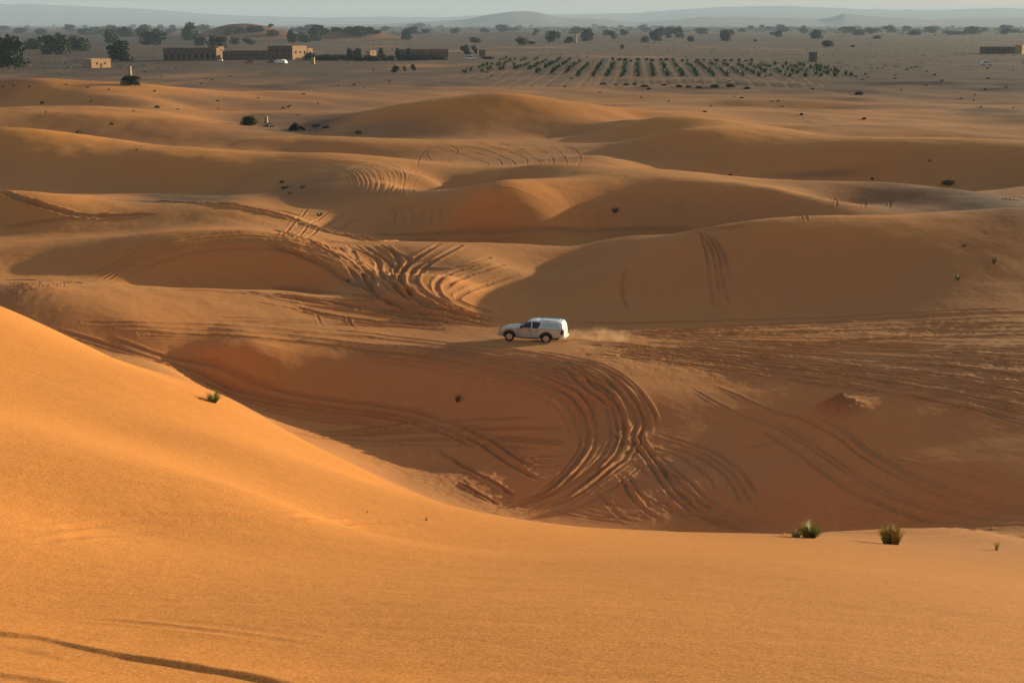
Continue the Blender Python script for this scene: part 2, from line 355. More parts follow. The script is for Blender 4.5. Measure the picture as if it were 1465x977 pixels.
# churned sand, foot prints
def blob(u, v, ru, rv):
    x, y = hit(u, v); x2, _ = hit(u+ru, v); _, y2 = hit(u, v-rv); _, y3 = hit(u, v+rv)
    rx = abs(x2-x); ry = max(1.0, (abs(y2-y)+abs(y3-y))/2)
    return np.exp(-((X-x)/rx)**2 - ((Y-y)/ry)**2)
CH = np.zeros_like(X)
for b in ((700,425,40,14),(640,452,90,12),(430,330,60,10),(930,505,110,22),(1080,520,130,26),(1230,535,130,32),(1400,530,130,55),(1000,475,200,12),(1300,475,220,16),
          (590,655,80,28),(650,690,70,25),(540,625,60,14),(700,722,60,14),(980,725,90,26),(880,700,60,30),(1250,752,120,12),(1400,765,120,14),(850,600,60,70),(430,345,60,12),
          (60,405,60,5),(930,655,50,40),(760,465,60,14),(1400,590,90,14)):
    CH = np.maximum(CH, blob(*b))
CH *= sstep(58, 66, Y)
ch = vnoise(X/.42, Y/.42, 41) + .8*vnoise(X/.23, Y/.23, 42) + .9*vnoise(X/1.0, Y/1.0, 43)
H += CH * .06 * ch * (1 - sstep(180, 260, Y))
H += sstep(66,80,Y) * (1-sstep(160,220,Y)) * .018 * vnoise(X/.5, Y/.5, 44)
# orchard furrows
for k in range(-12, 15):
    (xa, ya, _), (xb, yb, _) = at_z(row_u(k, 86), 86, 3.0), at_z(row_u(k, 125 if -9 < k < 12 else 112), 125 if -9 < k < 12 else 112, 3.0)
    m_ = (Y > yb) & (Y < ya); j0, j1 = np.searchsorted(ysm, yb), np.searchsorted(ysm, ya)
    dd = np.abs(X[j0:j1] - (xa + (Y[j0:j1]-ya)/(yb-ya)*(xb-xa)))
    q = np.exp(-(dd/.8)**2); H[j0:j1] -= .07*q - .03*np.exp(-((dd-1.7)/.7)**2); track[j0:j1] = np.maximum(track[j0:j1], 1.8*q)
# the small knoll on the right of the hollow
kx, ky = hit(1203, 590); kq = np.hypot((X-kx)/1.25, (Y-ky-.5)/1.3)
H += .75*np.exp(-kq**1.8) * (1 + .5*vnoise(X/.5, Y/.5, 51) + .4*vnoise(X/.22, Y/.22, 52)) + .25*np.exp(-(np.hypot((X-kx+1.1)/2.3,(Y-ky)/1.6))**2)
CH = np.maximum(CH, 1.6*np.exp(-(kq/1.0)**2))
# wind-cut lips at the foot of the photographer's dune
def lip(pl, h, wid):
    global H
    g = np.array([hit(u, v) for u, v in catmull(pl, 8)]); m = (Y < 30)
    f = np.interp(X[:,:], g[:,0], g[:,1]); dd = Y - f
    x_in = sstep(g[-1,0]+.6, g[-1,0]-.1, X) if h > 0 else 1
    H += m * h * (1 + .6*vnoise(X/.8, Y/3, 77)) * x_in * (sstep(-wid, wid, dd) * np.exp(-np.maximum(dd, 0)/1.3))
lip([(-120,900),(0,912),(60,918),(120,932),(200,946),(300,960),(430,980),(520,992)], .04, .08)
lip([(-120,950),(0,968),(60,976),(120,986),(200,1000)], .03, .08)
lip([(-60,925),(20,930),(60,938),(90,946)], .012, .1)
# ------------------------------------------------------------------ helpers for meshes
def nt(mat): mat.use_nodes = True; return mat.node_tree.nodes, mat.node_tree.links
def principled(name, color, rough=.9, spec=.2, metal=0.0, noise=None, nscale=3.0):
    m = bpy.data.materials.new(name); N, L = nt(m); b = N['Principled BSDF']
    b.inputs['Base Color'].default_value = (*color, 1); b.inputs['Roughness'].default_value = rough
    b.inputs['Specular IOR Level'].default_value = spec; b.inputs['Metallic'].default_value = metal
    if noise:
        tc = N.new('ShaderNodeTexCoord'); t = N.new('ShaderNodeTexNoise'); t.inputs['Scale'].default_value = nscale; t.inputs['Detail'].default_value = 5
        r = N.new('ShaderNodeMix'); r.data_type = 'RGBA'
        r.inputs[6].default_value = (*[c*(1-noise) for c in color], 1); r.inputs[7].default_value = (*[min(1, c*(1+noise)) for c in color], 1)
        L.new(tc.outputs['Object'], t.inputs['Vector']); L.new(t.outputs['Fac'], r.inputs[0]); L.new(r.outputs[2], b.inputs['Base Color'])
    return m
def gridmesh(name, X, Y, H, attrs={}):
    ny, nx = X.shape
    me = bpy.data.meshes.new(name); nv = nx*ny; nf = (nx-1)*(ny-1)
    me.vertices.add(nv); co = np.empty((nv, 3), np.float32); co[:,0] = X.ravel(); co[:,1] = Y.ravel(); co[:,2] = H.ravel()
    me.vertices.foreach_set('co', co.ravel())
    i = (np.arange(ny-1)[:,None]*nx + np.arange(nx-1)[None]).ravel().astype(np.int32)
    q = np.stack([i, i+1, i+nx+1, i+nx], 1)
    me.loops.add(nf*4); me.loops.foreach_set('vertex_index', q.ravel())
    me.polygons.add(nf); me.polygons.foreach_set('loop_start', (np.arange(nf)*4).astype(np.int32))
    me.update(calc_edges=True)
    me.polygons.foreach_set('use_smooth', np.ones(nf, bool))
    for k, a in attrs.items():
        at = me.attributes.new(k, 'FLOAT', 'POINT'); at.data.foreach_set('value', a.ravel().astype(np.float32))
    o = bpy.data.objects.new(name, me); COL.objects.link(o); return o

# gravel shows where the sand is thin: hollows between dunes and the plain
GR = np.clip(-1.3*sum(np.exp(-((X-at_d(u_,v_,y_)[0])/r_)**2-((Y-y_)/(r_*1.6))**2) for u_,v_,y_,r_ in ((352,57,2050,60),(395,57,2050,60),(500,58,1950,45),(535,58,1950,55),(470,58,1960,35),(605,98,740,14),(320,58,2020,40))) + sstep(330, 560, Y) + .9*(vnoise(X/45, Y/60, 63)+.5*vnoise(X/14, Y/22, 64))*sstep(250,330,Y)*(1-sstep(560,700,Y)), 0, 1)
def gblob(u, v, ru, rv, k):
    global GR
    GR = np.maximum(GR, k*np.clip(blob(u, v, ru, rv)*1.6 + 1.2*vnoise(X/7, Y/7, 61)*blob(u, v, ru*1.4, rv*1.4), 0, 1))
gblob(270,282,75,7,.9); gblob(1410,282,70,14,.9); gblob(420,172,70,12,.7); gblob(350,150,150,9,.6); gblob(430,270,60,14,.35); gblob(1180,250,70,4,.5); gblob(620,690,70,24,.3)
gblob(560,196,80,4,.4); gblob(60,404,70,4,.5); gblob(1440,160,60,8,.7)
DK = sstep(300, 520, Y) * np.clip(sstep(.10, .26, X/(Y+8) + .08*vnoise(X/70, Y/120, 66)) + .6*sstep(-.12, -.3, X/(Y+8)) * sstep(560, 760, Y) + .5*sstep(1100,2000,Y) + .3*sstep(480,620,Y), 0, 1)
DK = np.maximum(DK, .75*np.exp(-(kq/1.1)**2))  # rocky knoll, with shade painted in to subdue its sunlit face
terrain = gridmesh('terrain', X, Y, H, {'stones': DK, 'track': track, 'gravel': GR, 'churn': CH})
terrain['kind'] = 'structure'

m = bpy.data.materials.new('sand'); N, L = nt(m); b = N['Principled BSDF']; b.inputs['Roughness'].default_value = .95; b.inputs['Specular IOR Level'].default_value = .08
b.inputs['Diffuse Roughness'].default_value = .6
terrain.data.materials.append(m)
geo = N.new('ShaderNodeNewGeometry'); P_ = geo.outputs['Position']
def noise(scale, det=4, rough=.55, vec=P_, mul=(1,1,1)):
    mp = N.new('ShaderNodeVectorMath'); mp.operation = 'MULTIPLY'; mp.inputs[1].default_value = mul; L.new(vec, mp.inputs[0])
    t = N.new('ShaderNodeTexNoise'); t.inputs['Scale'].default_value = scale; t.inputs['Detail'].default_value = det; t.inputs['Roughness'].default_value = rough
    L.new(mp.outputs[0], t.inputs['Vector']); return t.outputs['Fac']
def attr(n):
    a = N.new('ShaderNodeAttribute'); a.attribute_name = n; return a.outputs['Fac']
def mth(op, a, b_, c=None):
    x = N.new('ShaderNodeMath'); x.operation = op
    for k, val in enumerate((a, b_, c)):
        if val is None: continue
        if isinstance(val, (int, float)): x.inputs[k].default_value = val
        else: L.new(val, x.inputs[k])
    return x.outputs[0]
def mix(f, a, b_, mode='MIX'):
    x = N.new('ShaderNodeMix'); x.data_type = 'RGBA'; x.blend_type = mode
    for k, val in ((0, f), (6, a), (7, b_)):
        if isinstance(val, (int, float)): x.inputs[k].default_value = val
        elif isinstance(val, tuple): x.inputs[k].default_value = (*val, 1)
        else: L.new(val, x.inputs[k])
    return x.outputs[2]
def ramp(f, lo, hi):
    x = N.new('ShaderNodeMapRange'); x.inputs[1].default_value = lo; x.inputs[2].default_value = hi; L.new(f, x.inputs[0]); return x.outputs[0]
sep = N.new('ShaderNodeSeparateXYZ'); L.new(P_, sep.inputs[0])
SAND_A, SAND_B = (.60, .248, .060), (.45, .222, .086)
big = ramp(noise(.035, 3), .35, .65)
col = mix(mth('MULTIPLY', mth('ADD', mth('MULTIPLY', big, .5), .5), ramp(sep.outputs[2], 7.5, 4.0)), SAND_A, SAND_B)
tone = ramp(noise(1.1, 5, .65, mul=(1,1,.4)), .25, .75)
col = mix(mth('MULTIPLY', tone, .16), col, (.36, .19, .085))
gravf = attr('gravel'); gn = ramp(noise(.05, 6, .7, mul=(1,.6,1)), .42, .6)
grey = mix(gn, (.085, .070, .058), (.155, .108, .07))
grey = mix(mth('MULTIPLY', ramp(noise(.012, 5, .6, mul=(1,.5,1)), .54, .66), ramp(sep.outputs[1], 2400, 1500)), grey, (.36, .19, .085))
grey = mix(mth('MULTIPLY', ramp(noise(.35, 4, .7), .55, .7), .55), grey, (.10, .085, .05))
col = mix(mth('MULTIPLY', gravf, .92), col, grey)
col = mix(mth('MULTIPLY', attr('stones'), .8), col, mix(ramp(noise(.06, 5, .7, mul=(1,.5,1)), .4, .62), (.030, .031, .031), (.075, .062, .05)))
col = mix(mth('MULTIPLY', attr('track'), .5), col, (.24, .135, .068))  # compacted sand of the ruts; extra tint stands in for groove shade
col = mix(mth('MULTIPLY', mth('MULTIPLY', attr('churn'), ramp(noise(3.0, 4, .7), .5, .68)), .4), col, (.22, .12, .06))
# individual grains: salt and pepper of the sand
gsm = noise(30.0, 2, .8); gcol = ramp(gsm, .3, .7)
col = mix(.75, col, mix(gcol, (.25,.25,.25), (.95,.95,.95)), 'OVERLAY')
g2 = ramp(noise(2.6, 3, .8), .3, .7)
col = mix(.07, col, mix(g2, (.25,.25,.25), (.9,.9,.9)), 'OVERLAY')
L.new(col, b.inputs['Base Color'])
bp = N.new('ShaderNodeBump'); bp.inputs['Strength'].default_value = .35; bp.inputs['Distance'].default_value = .03
hgt = mth('ADD', noise(6.0, 3, .6), mth('MULTIPLY', noise(1.4, 3, .6, mul=(1,1,1)), 1.6))
L.new(hgt, bp.inputs['Height']); L.new(bp.outputs[0], b.inputs['Normal'])

# ------------------------------------------------------------------ mountains
def mountain(name, Yd, prof, base, jag, seed):
    """a range as a real relief: crest height follows prof (azimuth s -> crest px above horizon) with fore-slopes"""
    ns, nd = 700, 40
    s = np.linspace(-.9, .9, ns); dep = np.linspace(-1, 1, nd)
    S, Dp = np.meshgrid(s, dep)
    wdt = Yd*.16
    YY = Yd + Dp*wdt; XX = S*YY
    u = CX + s*F_PX*math.cos(PITCH)
    hp = np.interp(u, [p[0] for p in prof], [p[1] for p in prof])
    crest = hp / F_PX * Yd
    rid = 1 - np.abs(Dp)**1.3
    Hh = crest[None,:]*rid + jag*Yd*(np.abs(vnoise(XX/(Yd*.02), YY/(Yd*.03), seed))*-1 + .5*vnoise(XX/(Yd*.006), YY/(Yd*.01), seed+1))*rid*(crest[None]>0) + base
    o = gridmesh(name, XX, YY, Hh); o['kind'] = 'structure'; return o
mm = principled('mountain_rock', (.13, .12, .12), noise=.25, nscale=.002)
for name, Yd, prof, jag in (
    ('hills', 11000, [(-600,4),(200,3),(430,4),(560,6),(670,12),(700,19),(735,24),(770,22),(800,14),(860,12),(905,8),(960,12),(1000,16),(1120,14),(1160,13),(1185,20),(1230,16),(1300,12),(1465,15),(2100,8)], .0012),
    ('mountains', 19000, [(-600,34),(0,31),(90,30),(230,24),(330,16),(450,12),(560,13),(640,12),(690,15),(850,17),(900,18),(950,22),(1010,26),(1100,28),(1200,24),(1300,22),(1400,25),(1480,22),(2100,28)], .0009)):
    o = mountain(name, Yd, prof, -10, jag, 71 if Yd < 12000 else 81); o.data.materials.append(mm)

# ------------------------------------------------------------------ light, sky, haze, camera
w = bpy.data.worlds.new('World'); scene.world = w; w.use_nodes = True
WN, WL = w.node_tree.nodes, w.node_tree.links
sky = WN.new('ShaderNodeTexSky'); sky.sky_type = 'NISHITA'; sky.sun_disc = False
sky.sun_elevation = R(SUN_EL); sky.sun_rotation = R(90 - SUN_AZ); sky.altitude = 700; sky.air_density = 1.0; sky.dust_density = 3.0; sky.ozone_density = 1.0
bg = WN['Background']; wm = WN.new('ShaderNodeMix'); wm.data_type = 'RGBA'; wm.blend_type = 'MULTIPLY'; wm.inputs[0].default_value = 1; wm.inputs[7].default_value = (1.0, .85, .79, 1)
WL.new(sky.outputs[0], wm.inputs[6]); WL.new(wm.outputs[2], bg.inputs[0]); bg.inputs[1].default_value = SKY_STR
sl = bpy.data.lights.new('sun', 'SUN'); sl.energy = SUN_STR; sl.angle = R(.6); sl.color = (1.0, .78, .48)
so = bpy.data.objects.new('sun', sl); COL.objects.link(so)
sd_ = Vector((math.cos(R(SUN_EL))*math.cos(R(SUN_AZ)), math.cos(R(SUN_EL))*math.sin(R(SUN_AZ)), math.sin(R(SUN_EL))))
so.rotation_euler = sd_.to_track_quat('Z', 'Y').to_euler()
cam = bpy.data.cameras.new('camera'); co_ = bpy.data.objects.new('camera', cam); COL.objects.link(co_)
cam.sensor_width = 36; cam.lens = 36*F_PX/1465; cam.clip_start = .2; cam.clip_end = 80000
co_.location = (0, 0, CAM_Z); co_.rotation_euler = (R(90) - PITCH, 0, 0); scene.camera = co_
vs = scene.view_settings; vs.view_transform = 'Standard'; vs.look = 'None'; vs.gamma = 1; vs.use_curve_mapping = False; vs.exposure = EXPO
scene.render.engine = 'CYCLES'; scene.cycles.volume_bounces = 0
# ------------------------------------------------------------------ things
def gz(x, y):
    j = int(np.clip(np.searchsorted(ysm, y) - 1, 0, NY-2)); s = x/(y+C8); i = int(np.clip(np.searchsorted(ssm, s) - 1, 0, NX-2))
    fy = (y-ysm[j])/(ysm[j+1]-ysm[j]); fx_ = (s-ssm[i])/(ssm[i+1]-ssm[i])
    return float((H[j,i]*(1-fx_)+H[j,i+1]*fx_)*(1-fy)+(H[j+1,i]*(1-fx_)+H[j+1,i+1]*fx_)*fy)
def spot(u, v):
    x, y = hit(u, v); return (x, y, gz(x, y))
def mpp(y): return y / F_PX * 1.02                      # metres per photograph pixel at depth y
def tag(o, label=None, cat=None, group=None, kind=None):
    if label: o['label'] = label
    if cat: o['category'] = cat
    if group: o['group'] = group
    if kind: o['kind'] = kind
    return o
def empty(name, loc, rz=0.0, label=None, cat=None, group=None):
    o = bpy.data.objects.new(name, None); o.empty_display_size = .3; COL.objects.link(o); o.location = loc; o.rotation_euler = (0, 0, rz)
    return tag(o, label, cat, group)
def link(name, me, mat=None, parent=None, smooth=False):
    if isinstance(me, bmesh.types.BMesh):
        bm = me; bmesh.ops.recalc_face_normals(bm, faces=bm.faces); me = bpy.data.meshes.new(name); bm.to_mesh(me); bm.free()
    if mat is not None and not me.materials:
        for q in (mat if isinstance(mat, (list, tuple)) else [mat]): me.materials.append(q)
    if smooth: me.polygons.foreach_set('use_smooth', [True]*len(me.polygons))
    o = bpy.data.objects.new(name, me); COL.objects.link(o); o.parent = parent; return o
def children(o): return [c for c in COL.objects if c.parent == o]
def copy_tree(o, parent=None):
    c = o.copy(); COL.objects.link(c)
    if parent: c.parent = parent
    for ch in kids.get(o.name, []): copy_tree(ch, c)
    return c
kids = {}
def bx(bm, x0, x1, y0, y1, z0, z1, mi=0, bev=0.0):
    g = bmesh.ops.create_cube(bm, size=1); vs_ = g['verts']
    for q in vs_: q.co = Vector(((x0+x1)/2+q.co.x*(x1-x0), (y0+y1)/2+q.co.y*(y1-y0), (z0+z1)/2+q.co.z*(z1-z0)))
    fs = {f for q in vs_ for f in q.link_faces}
    for f in fs: f.material_index = mi
    if bev: bmesh.ops.bevel(bm, geom=list({e for q in vs_ for e in q.link_edges}), offset=bev, segments=2, affect='EDGES', profile=.6)
def prism(bm, prof, yf0, yf1, bev=0.0, seg_=2):
    """profile in XZ swept in y; yf(z) gives the half width on each side"""
    a = [bm.verts.new((x, yf0(z), z)) for x, z in prof]; b_ = [bm.verts.new((x, yf1(z), z)) for x, z in prof]
    fs = [bm.faces.new(a), bm.faces.new(b_[::-1])]; k = len(prof); rim = []
    for i in range(k): bm.faces.new((a[i], b_[i], b_[(i+1)%k], a[(i+1)%k]))
    if bev:
        ed = [e for f in fs for e in f.edges]
        bmesh.ops.bevel(bm, geom=ed, offset=bev, segments=seg_, affect='EDGES', profile=.5)
def lathe(bm, prof, n, axis='y', c=(0,0,0)):
    rings = []
    for r, h in prof:
        ring = []
        for i in range(n):
            t = 2*math.pi*i/n; p = (r*math.cos(t), h, r*math.sin(t)) if axis == 'y' else (r*math.cos(t), r*math.sin(t), h)
            ring.append(bm.verts.new((p[0]+c[0], p[1]+c[1], p[2]+c[2])))
        rings.append(ring)
    for a, b_ in zip(rings, rings[1:]):
        for i in range(n): bm.faces.new((a[i], a[(i+1)%n], b_[(i+1)%n], b_[i]))
    if prof[0][0] > 1e-4: bm.faces.new(rings[0][::-1])
    if prof[-1][0] > 1e-4: bm.faces.new(rings[-1])

M = dict(
    silver=principled('silver_paint', (.29,.36,.42), .30, .5, .25, noise=.06, nscale=1.5),
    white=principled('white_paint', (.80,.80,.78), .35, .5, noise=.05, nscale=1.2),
    cool=principled('pale_cool_paint', (.46,.66,.78), .3, .5, .1, noise=.05, nscale=1.2),
    blue=principled('pale_blue_glazing', (.22,.52,.66), .15, .5),
    glass=principled('dark_glass', (.012,.018,.025), .08, .5),
    black=principled('black_plastic', (.018,.018,.019), .6, .3, noise=.3, nscale=4),
    tyre=principled('tyre_rubber', (.02,.018,.016), .85, .2, noise=.3, nscale=8),
    alloy=principled('wheel_alloy', (.42,.43,.46), .35, .5, .6),
    red=principled('red_lens', (.25,.01,.01), .2, .5), lamp=principled('clear_lens', (.7,.72,.72), .1, .5, .3),
    plate=principled('number_plate', (.6,.6,.55), .5), redp=principled('red_paint', (.33,.06,.04), .4, .4), darkp=principled('dark_paint', (.03,.045,.06), .35, .5),
    mud=principled('mud_wall', (.15,.10,.068), .95, .1, noise=.22, nscale=.5), mudl=principled('ochre_render', (.38,.25,.15), .95, .1, noise=.15, nscale=.6),
    mudg=principled('grey_mud_wall', (.17,.125,.09), .95, .1, noise=.15, nscale=.6),
    mudr=principled('red_mud_wall', (.20,.10,.075), .95, .1, noise=.2, nscale=.5), dark=principled('dark_opening', (.02,.018,.016), .9, .1),
    wood=principled('weathered_wood', (.12,.08,.05), .9, .1, noise=.3, nscale=3), roof=principled('earth_roof', (.33,.23,.15), .95, .1, noise=.2, nscale=.7),
    cloth=principled('tent_cloth', (.035,.04,.05), .95, .1, noise=.35, nscale=2), stone=principled('rubble_stone', (.16,.14,.12), .95, .1, noise=.4, nscale=2),
    pale=principled('pale_stone', (.30,.24,.15), .95, .1, noise=.2, nscale=2), trunk=principled('bark', (.09,.06,.04), .95, .1, noise=.3, nscale=3))
def leafmat(name, c1_, c2_):
    m_ = bpy.data.materials.new(name); N_, L_ = nt(m_); b_ = N_['Principled BSDF']; b_.inputs['Roughness'].default_value = .7; b_.inputs['Specular IOR Level'].default_value = .2
    g = N_.new('ShaderNodeNewGeometry'); r = N_.new('ShaderNodeMix'); r.data_type = 'RGBA'; r.inputs[6].default_value = (*c1_, 1); r.inputs[7].default_value = (*c2_, 1)
    L_.new(g.outputs['Random Per Island'], r.inputs[0]); L_.new(r.outputs[2], b_.inputs['Base Color']); return m_
M['leaf'] = leafmat('tamarisk_leaves', (.014,.030,.012), (.038,.060,.024)); M['palm'] = leafmat('young_palm_leaves', (.02,.055,.012), (.055,.11,.025))
M['grass'] = leafmat('desert_grass', (.14,.19,.04), (.32,.33,.10)); M['straw'] = leafmat('dry_grass', (.28,.19,.07), (.38,.26,.10)); M['scrub'] = leafmat('dry_scrub', (.09,.08,.045), (.24,.19,.10))

# ---- vehicles
def wheel(root, x, y, r, wd, side):
    bm = bmesh.new(); o_ = wd/2
    lathe(bm, [(r*.62,-o_*.8),(r*.62,-o_),(r*.93,-o_),(r,-o_*.7),(r,o_*.7),(r*.93,o_),(r*.62,o_),(r*.62,o_*.8)], 28)
    t = link('wheel', bm, M['tyre'], root, True); t.location = (x, y, r)
    bm = bmesh.new()
    lathe(bm, [(r*.62,-o_*.9*side*-1*-1),(r*.55,-o_*.2),(r*.1,-o_*.1)], 28) if False else None
    s = side
    lathe(bm, [(r*.62,s*o_*.98),(r*.55,s*o_*.86),(r*.50,s*o_*.55),(r*.18,s*o_*.75),(r*.001,s*o_*.8)], 28)
    for k in range(6):
        a = k*math.pi/3; g0 = len(bm.verts)
        bx(bm, r*.12, r*.56, s*o_*.62, s*o_*.95, -r*.06, r*.06); bm.verts.ensure_lookup_table()
        bmesh.ops.rotate(bm, verts=bm.verts[g0:], cent=(0,0,0), matrix=Matrix.Rotation(a, 3, 'Y'))
    link('rim', bm, M['alloy'], t)
    return t
def arc(cx_, cz, r, a0, a1, n_=9):
    return [(cx_+r*math.cos(R(a0+(a1-a0)*i/(n_-1))), cz+r*math.sin(R(a0+(a1-a0)*i/(n_-1)))) for i in range(n_)]
def panel(root, name, prof, yw, t, mat, both=True, part_label=None):
    """thin panels lying on the left and right flank"""
    for s in ((1, -1) if both else (1,)):
        bm = bmesh.new(); prism(bm, prof, lambda z: s*(yw(z)-.012), lambda z: s*(yw(z)+t))
        o = link(name, bm, mat, root)
        yield s, o
def pickup():
    x, y, z = spot(763, 487); y += .2
    root = empty('pickup_truck', (x-.05, y, z-.03), R(180-13), 'silver double-cab pickup with white hardtop canopy driving left through the sand', 'pickup truck')
    root.rotation_euler = (R(1.0), R(-1.2), R(180-13)); root.scale = (.96,)*3
    fw, rw, wr = 1.75, -1.28, .40
    lw = lambda z: .90 - .05*max(0, z-1.0) - .03*max(0, .6-z)
    prof = [(-2.62,.62),(-2.66,.9),(-2.63,1.20),(-.5,1.20),(1.02,1.16),(1.5,1.14),(2.15,1.06),(2.5,.96),(2.62,.82),(2.68,.6),(2.62,.42),(2.3,.38)]
    prof += [(fw+.52,.40)] + arc(fw,.42,.52,8,172) + [(fw-.52,.40),(rw+.54,.40)] + arc(rw,.44,.52,8,172) + [(rw-.54,.46)]
    bm = bmesh.new(); prism(bm, prof, lambda z: -lw(z), lambda z: lw(z), .045); body = link('body', bm, M['silver'], root, False)
    # cab
    cw = lambda z: .87 - .20*max(0, z-1.16)/.62
    bm = bmesh.new(); prism(bm, [(1.06,1.15),(.84,1.33),(.38,1.64),(.12,1.74),(-.25,1.79),(-.70,1.79),(-.74,1.19)], lambda z: -cw(z), lambda z: cw(z), .05, 3); link('cab', bm, M['cool'], root)
    bm = bmesh.new(); prism(bm, [(.97,1.24),(.40,1.645),(.385,1.62),(.95,1.215)], lambda z: -cw(z)+.07, lambda z: cw(z)-.07)
    for q in bm.verts: q.co.x += .022; q.co.z += .018
    link('windscreen', bm, M['glass'], root)
    for s, o in panel(root, 'side_window', [(.90,1.20),(.38,1.61),(.10,1.69),(.0,1.70),(.0,1.20)], cw, .008, M['glass']): pass
    for s, o in panel(root, 'side_window', [(-.09,1.20),(-.09,1.70),(-.42,1.71),(-.66,1.67),(-.72,1.52),(-.58,1.20)], cw, .008, M['glass']): pass
    # hardtop canopy
    kw = lambda z: .885 - .13*max(0, z-1.2)/.6
    bm = bmesh.new(); prism(bm, [(-.76,1.215),(-.76,1.81),(-1.2,1.83),(-2.1,1.82),(-2.42,1.78),(-2.56,1.62),(-2.67,1.24),(-2.66,1.215)], lambda z: -kw(z), lambda z: kw(z), .05, 3)
    can = link('canopy', bm, M['cool'], root)
    for s in (1, -1):
        bm = bmesh.new(); prism(bm, [(-.90,1.30),(-.90,1.70),(-2.22,1.69),(-2.34,1.5),(-2.38,1.30)], lambda z: s*(kw(z)-.01), lambda z: s*(kw(z)+.009)); link('canopy_window', bm, M['blue'], can)
    for s in (1, -1):
        bm = bmesh.new(); bx(bm, -2.2, -.8, s*.63-.02, s*.63+.02, 1.83, 1.87, bev=.01); link('roof_rail', bm, M['silver'], can)
    bm = bmesh.new(); prism(bm, [(-2.57,1.60),(-2.67,1.27),(-2.69,1.27),(-2.59,1.60)], lambda z: -.62, lambda z: .62); link('rear_window', bm, M['white'], can)  # white pane: brightness of the sunlit rear painted into its colour
    # doors with handles and dark gaps
    bw = lambda z: lw(z)
    for prof_ in ([(.98,.46),(.98,1.14),(-.02,1.155),(-.02,.46)], [(-.06,.46),(-.06,1.155),(-.70,1.16),(-.70,.98),(-.62,.70),(-.62,.46)]):
        for s, o in panel(root, 'door', prof_, bw, .010, M['silver']):
            hx = prof_[2][0] + .16
            if hx < -.3: hx = -.52
            bm = bmesh.new(); bx(bm, hx-.10, hx+.10, s*.905-.02, s*.905+.03, 1.0, 1.055, bev=.01); link('door_handle', bm, M['black'], o)
            bm = bmesh.new(); xs = prof_[0][0]; bx(bm, xs+.008, xs+.026, s*.899-.006, s*.899+.006, .5, 1.13); link('door_gap', bm, M['black'], o)
    for s in (1, -1):
        bm = bmesh.new(); bx(bm, -.62, 1.18, s*.84-.07, s*.84+.08, .34, .41, bev=.02); link('running_board', bm, M['black'], root)
        bm = bmesh.new(); bx(bm, .66, .84, s*1.0-.10, s*1.0+.10, 1.16, 1.36, bev=.04); link('wing_mirror', bm, M['black'], root)
        bm = bmesh.new(); prism(bm, [(2.25,.86),(2.60,.80),(2.52,.95),(2.2,1.02)], lambda z: s*.62, lambda z: s*.905); link('headlight', bm, M['lamp'], root)
        bm = bmesh.new(); prism(bm, [(-2.40,.86),(-2.675,.84),(-2.65,1.18),(-2.50,1.18)], lambda z: s*.78, lambda z: s*.91); link('tail_light', bm, M['red'] if s < 0 else M['black'], root)
        for cx_ in (fw, rw):
            bm = bmesh.new(); o1 = arc(cx_,.43,.56,4,176,15); i1 = arc(cx_,.43,.49,176,4,15)
            k = s; prism(bm, o1+i1, lambda z: k*.86, lambda z: k*.925); link('wheel_arch', bm, M['silver'] if False else M['black'], root)
    bm = bmesh.new(); bx(bm, -2.2, 2.3, -.70, .70, .34, .62); link('underbody', bm, M['black'], root)
    bm = bmesh.new(); bx(bm, -2.72, -2.665, -.72, .72, .66, 1.18, bev=.02); tg = link('tailgate', bm, M['white'], root)  # white on a silver body: sunlit rear put into the paint
    bm = bmesh.new(); bx(bm, -2.75, -2.722, -.12, .12, 1.0, 1.07); link('tailgate_handle', bm, M['black'], tg)
    bm = bmesh.new(); bx(bm, -2.82, -2.60, -.86, .86, .48, .64, bev=.03); bp_ = link('rear_bumper', bm, M['white'], root)  # white where the front bumper is silver, painting in the low sun
    bm = bmesh.new(); bx(bm, -2.84, -2.822, .40, .66, .50, .62); link('number_plate', bm, M['black'], bp_)
    bm = bmesh.new(); bx(bm, 2.60, 2.72, -.55, .55, .52, .86, bev=.03); link('grille', bm, M['black'], root)
    bm = bmesh.new(); bx(bm, 2.52, 2.74, -.84, .84, .40, .54, bev=.03); link('front_bumper', bm, M['silver'], root)
    for x_ in (fw, rw):
        for s in (1, -1): wheel(root, x_, s*.80, wr, .27, s)
    return root
truck = pickup()

def small_vehicle(name, label, cat, u, v, rz, L_, W_, body, house, wins, paint, housep=None, r=.34, scale=1.0, group=None):
    x, y, z = spot(u, v); root = empty(name, (x, y, z), R(rz), label, cat, group); root.scale = (scale,)*3
    hw = W_/2
    bm = bmesh.new(); prism(bm, body, lambda z: -hw, lambda z: hw, .06); link('body', bm, M[paint], root)
    if house:
        zz = min(p[1] for p in house); cw = lambda z: hw-.05-.16*(z-zz)
        bm = bmesh.new(); prism(bm, house, lambda z: -cw(z), lambda z: cw(z), .05); link('cab', bm, M[housep or paint], root)
    else: cw = lambda z: hw
    for p in wins:
        for s, o in panel(root, 'window', p, cw, .012, M['glass']): pass
    if house:
        xm = max(house, key=lambda p: p[0])
    for x_ in (L_*.30, -L_*.30):
        for s in (1, -1): wheel(root, x_, s*(hw-.1), r, .22, s)
    return root
van_body = [(-2.7,.35),(-2.75,1.1),(-2.7,2.15),(-2.4,2.3),(1.6,2.3),(2.2,1.35),(2.75,1.05),(2.8,.4)]
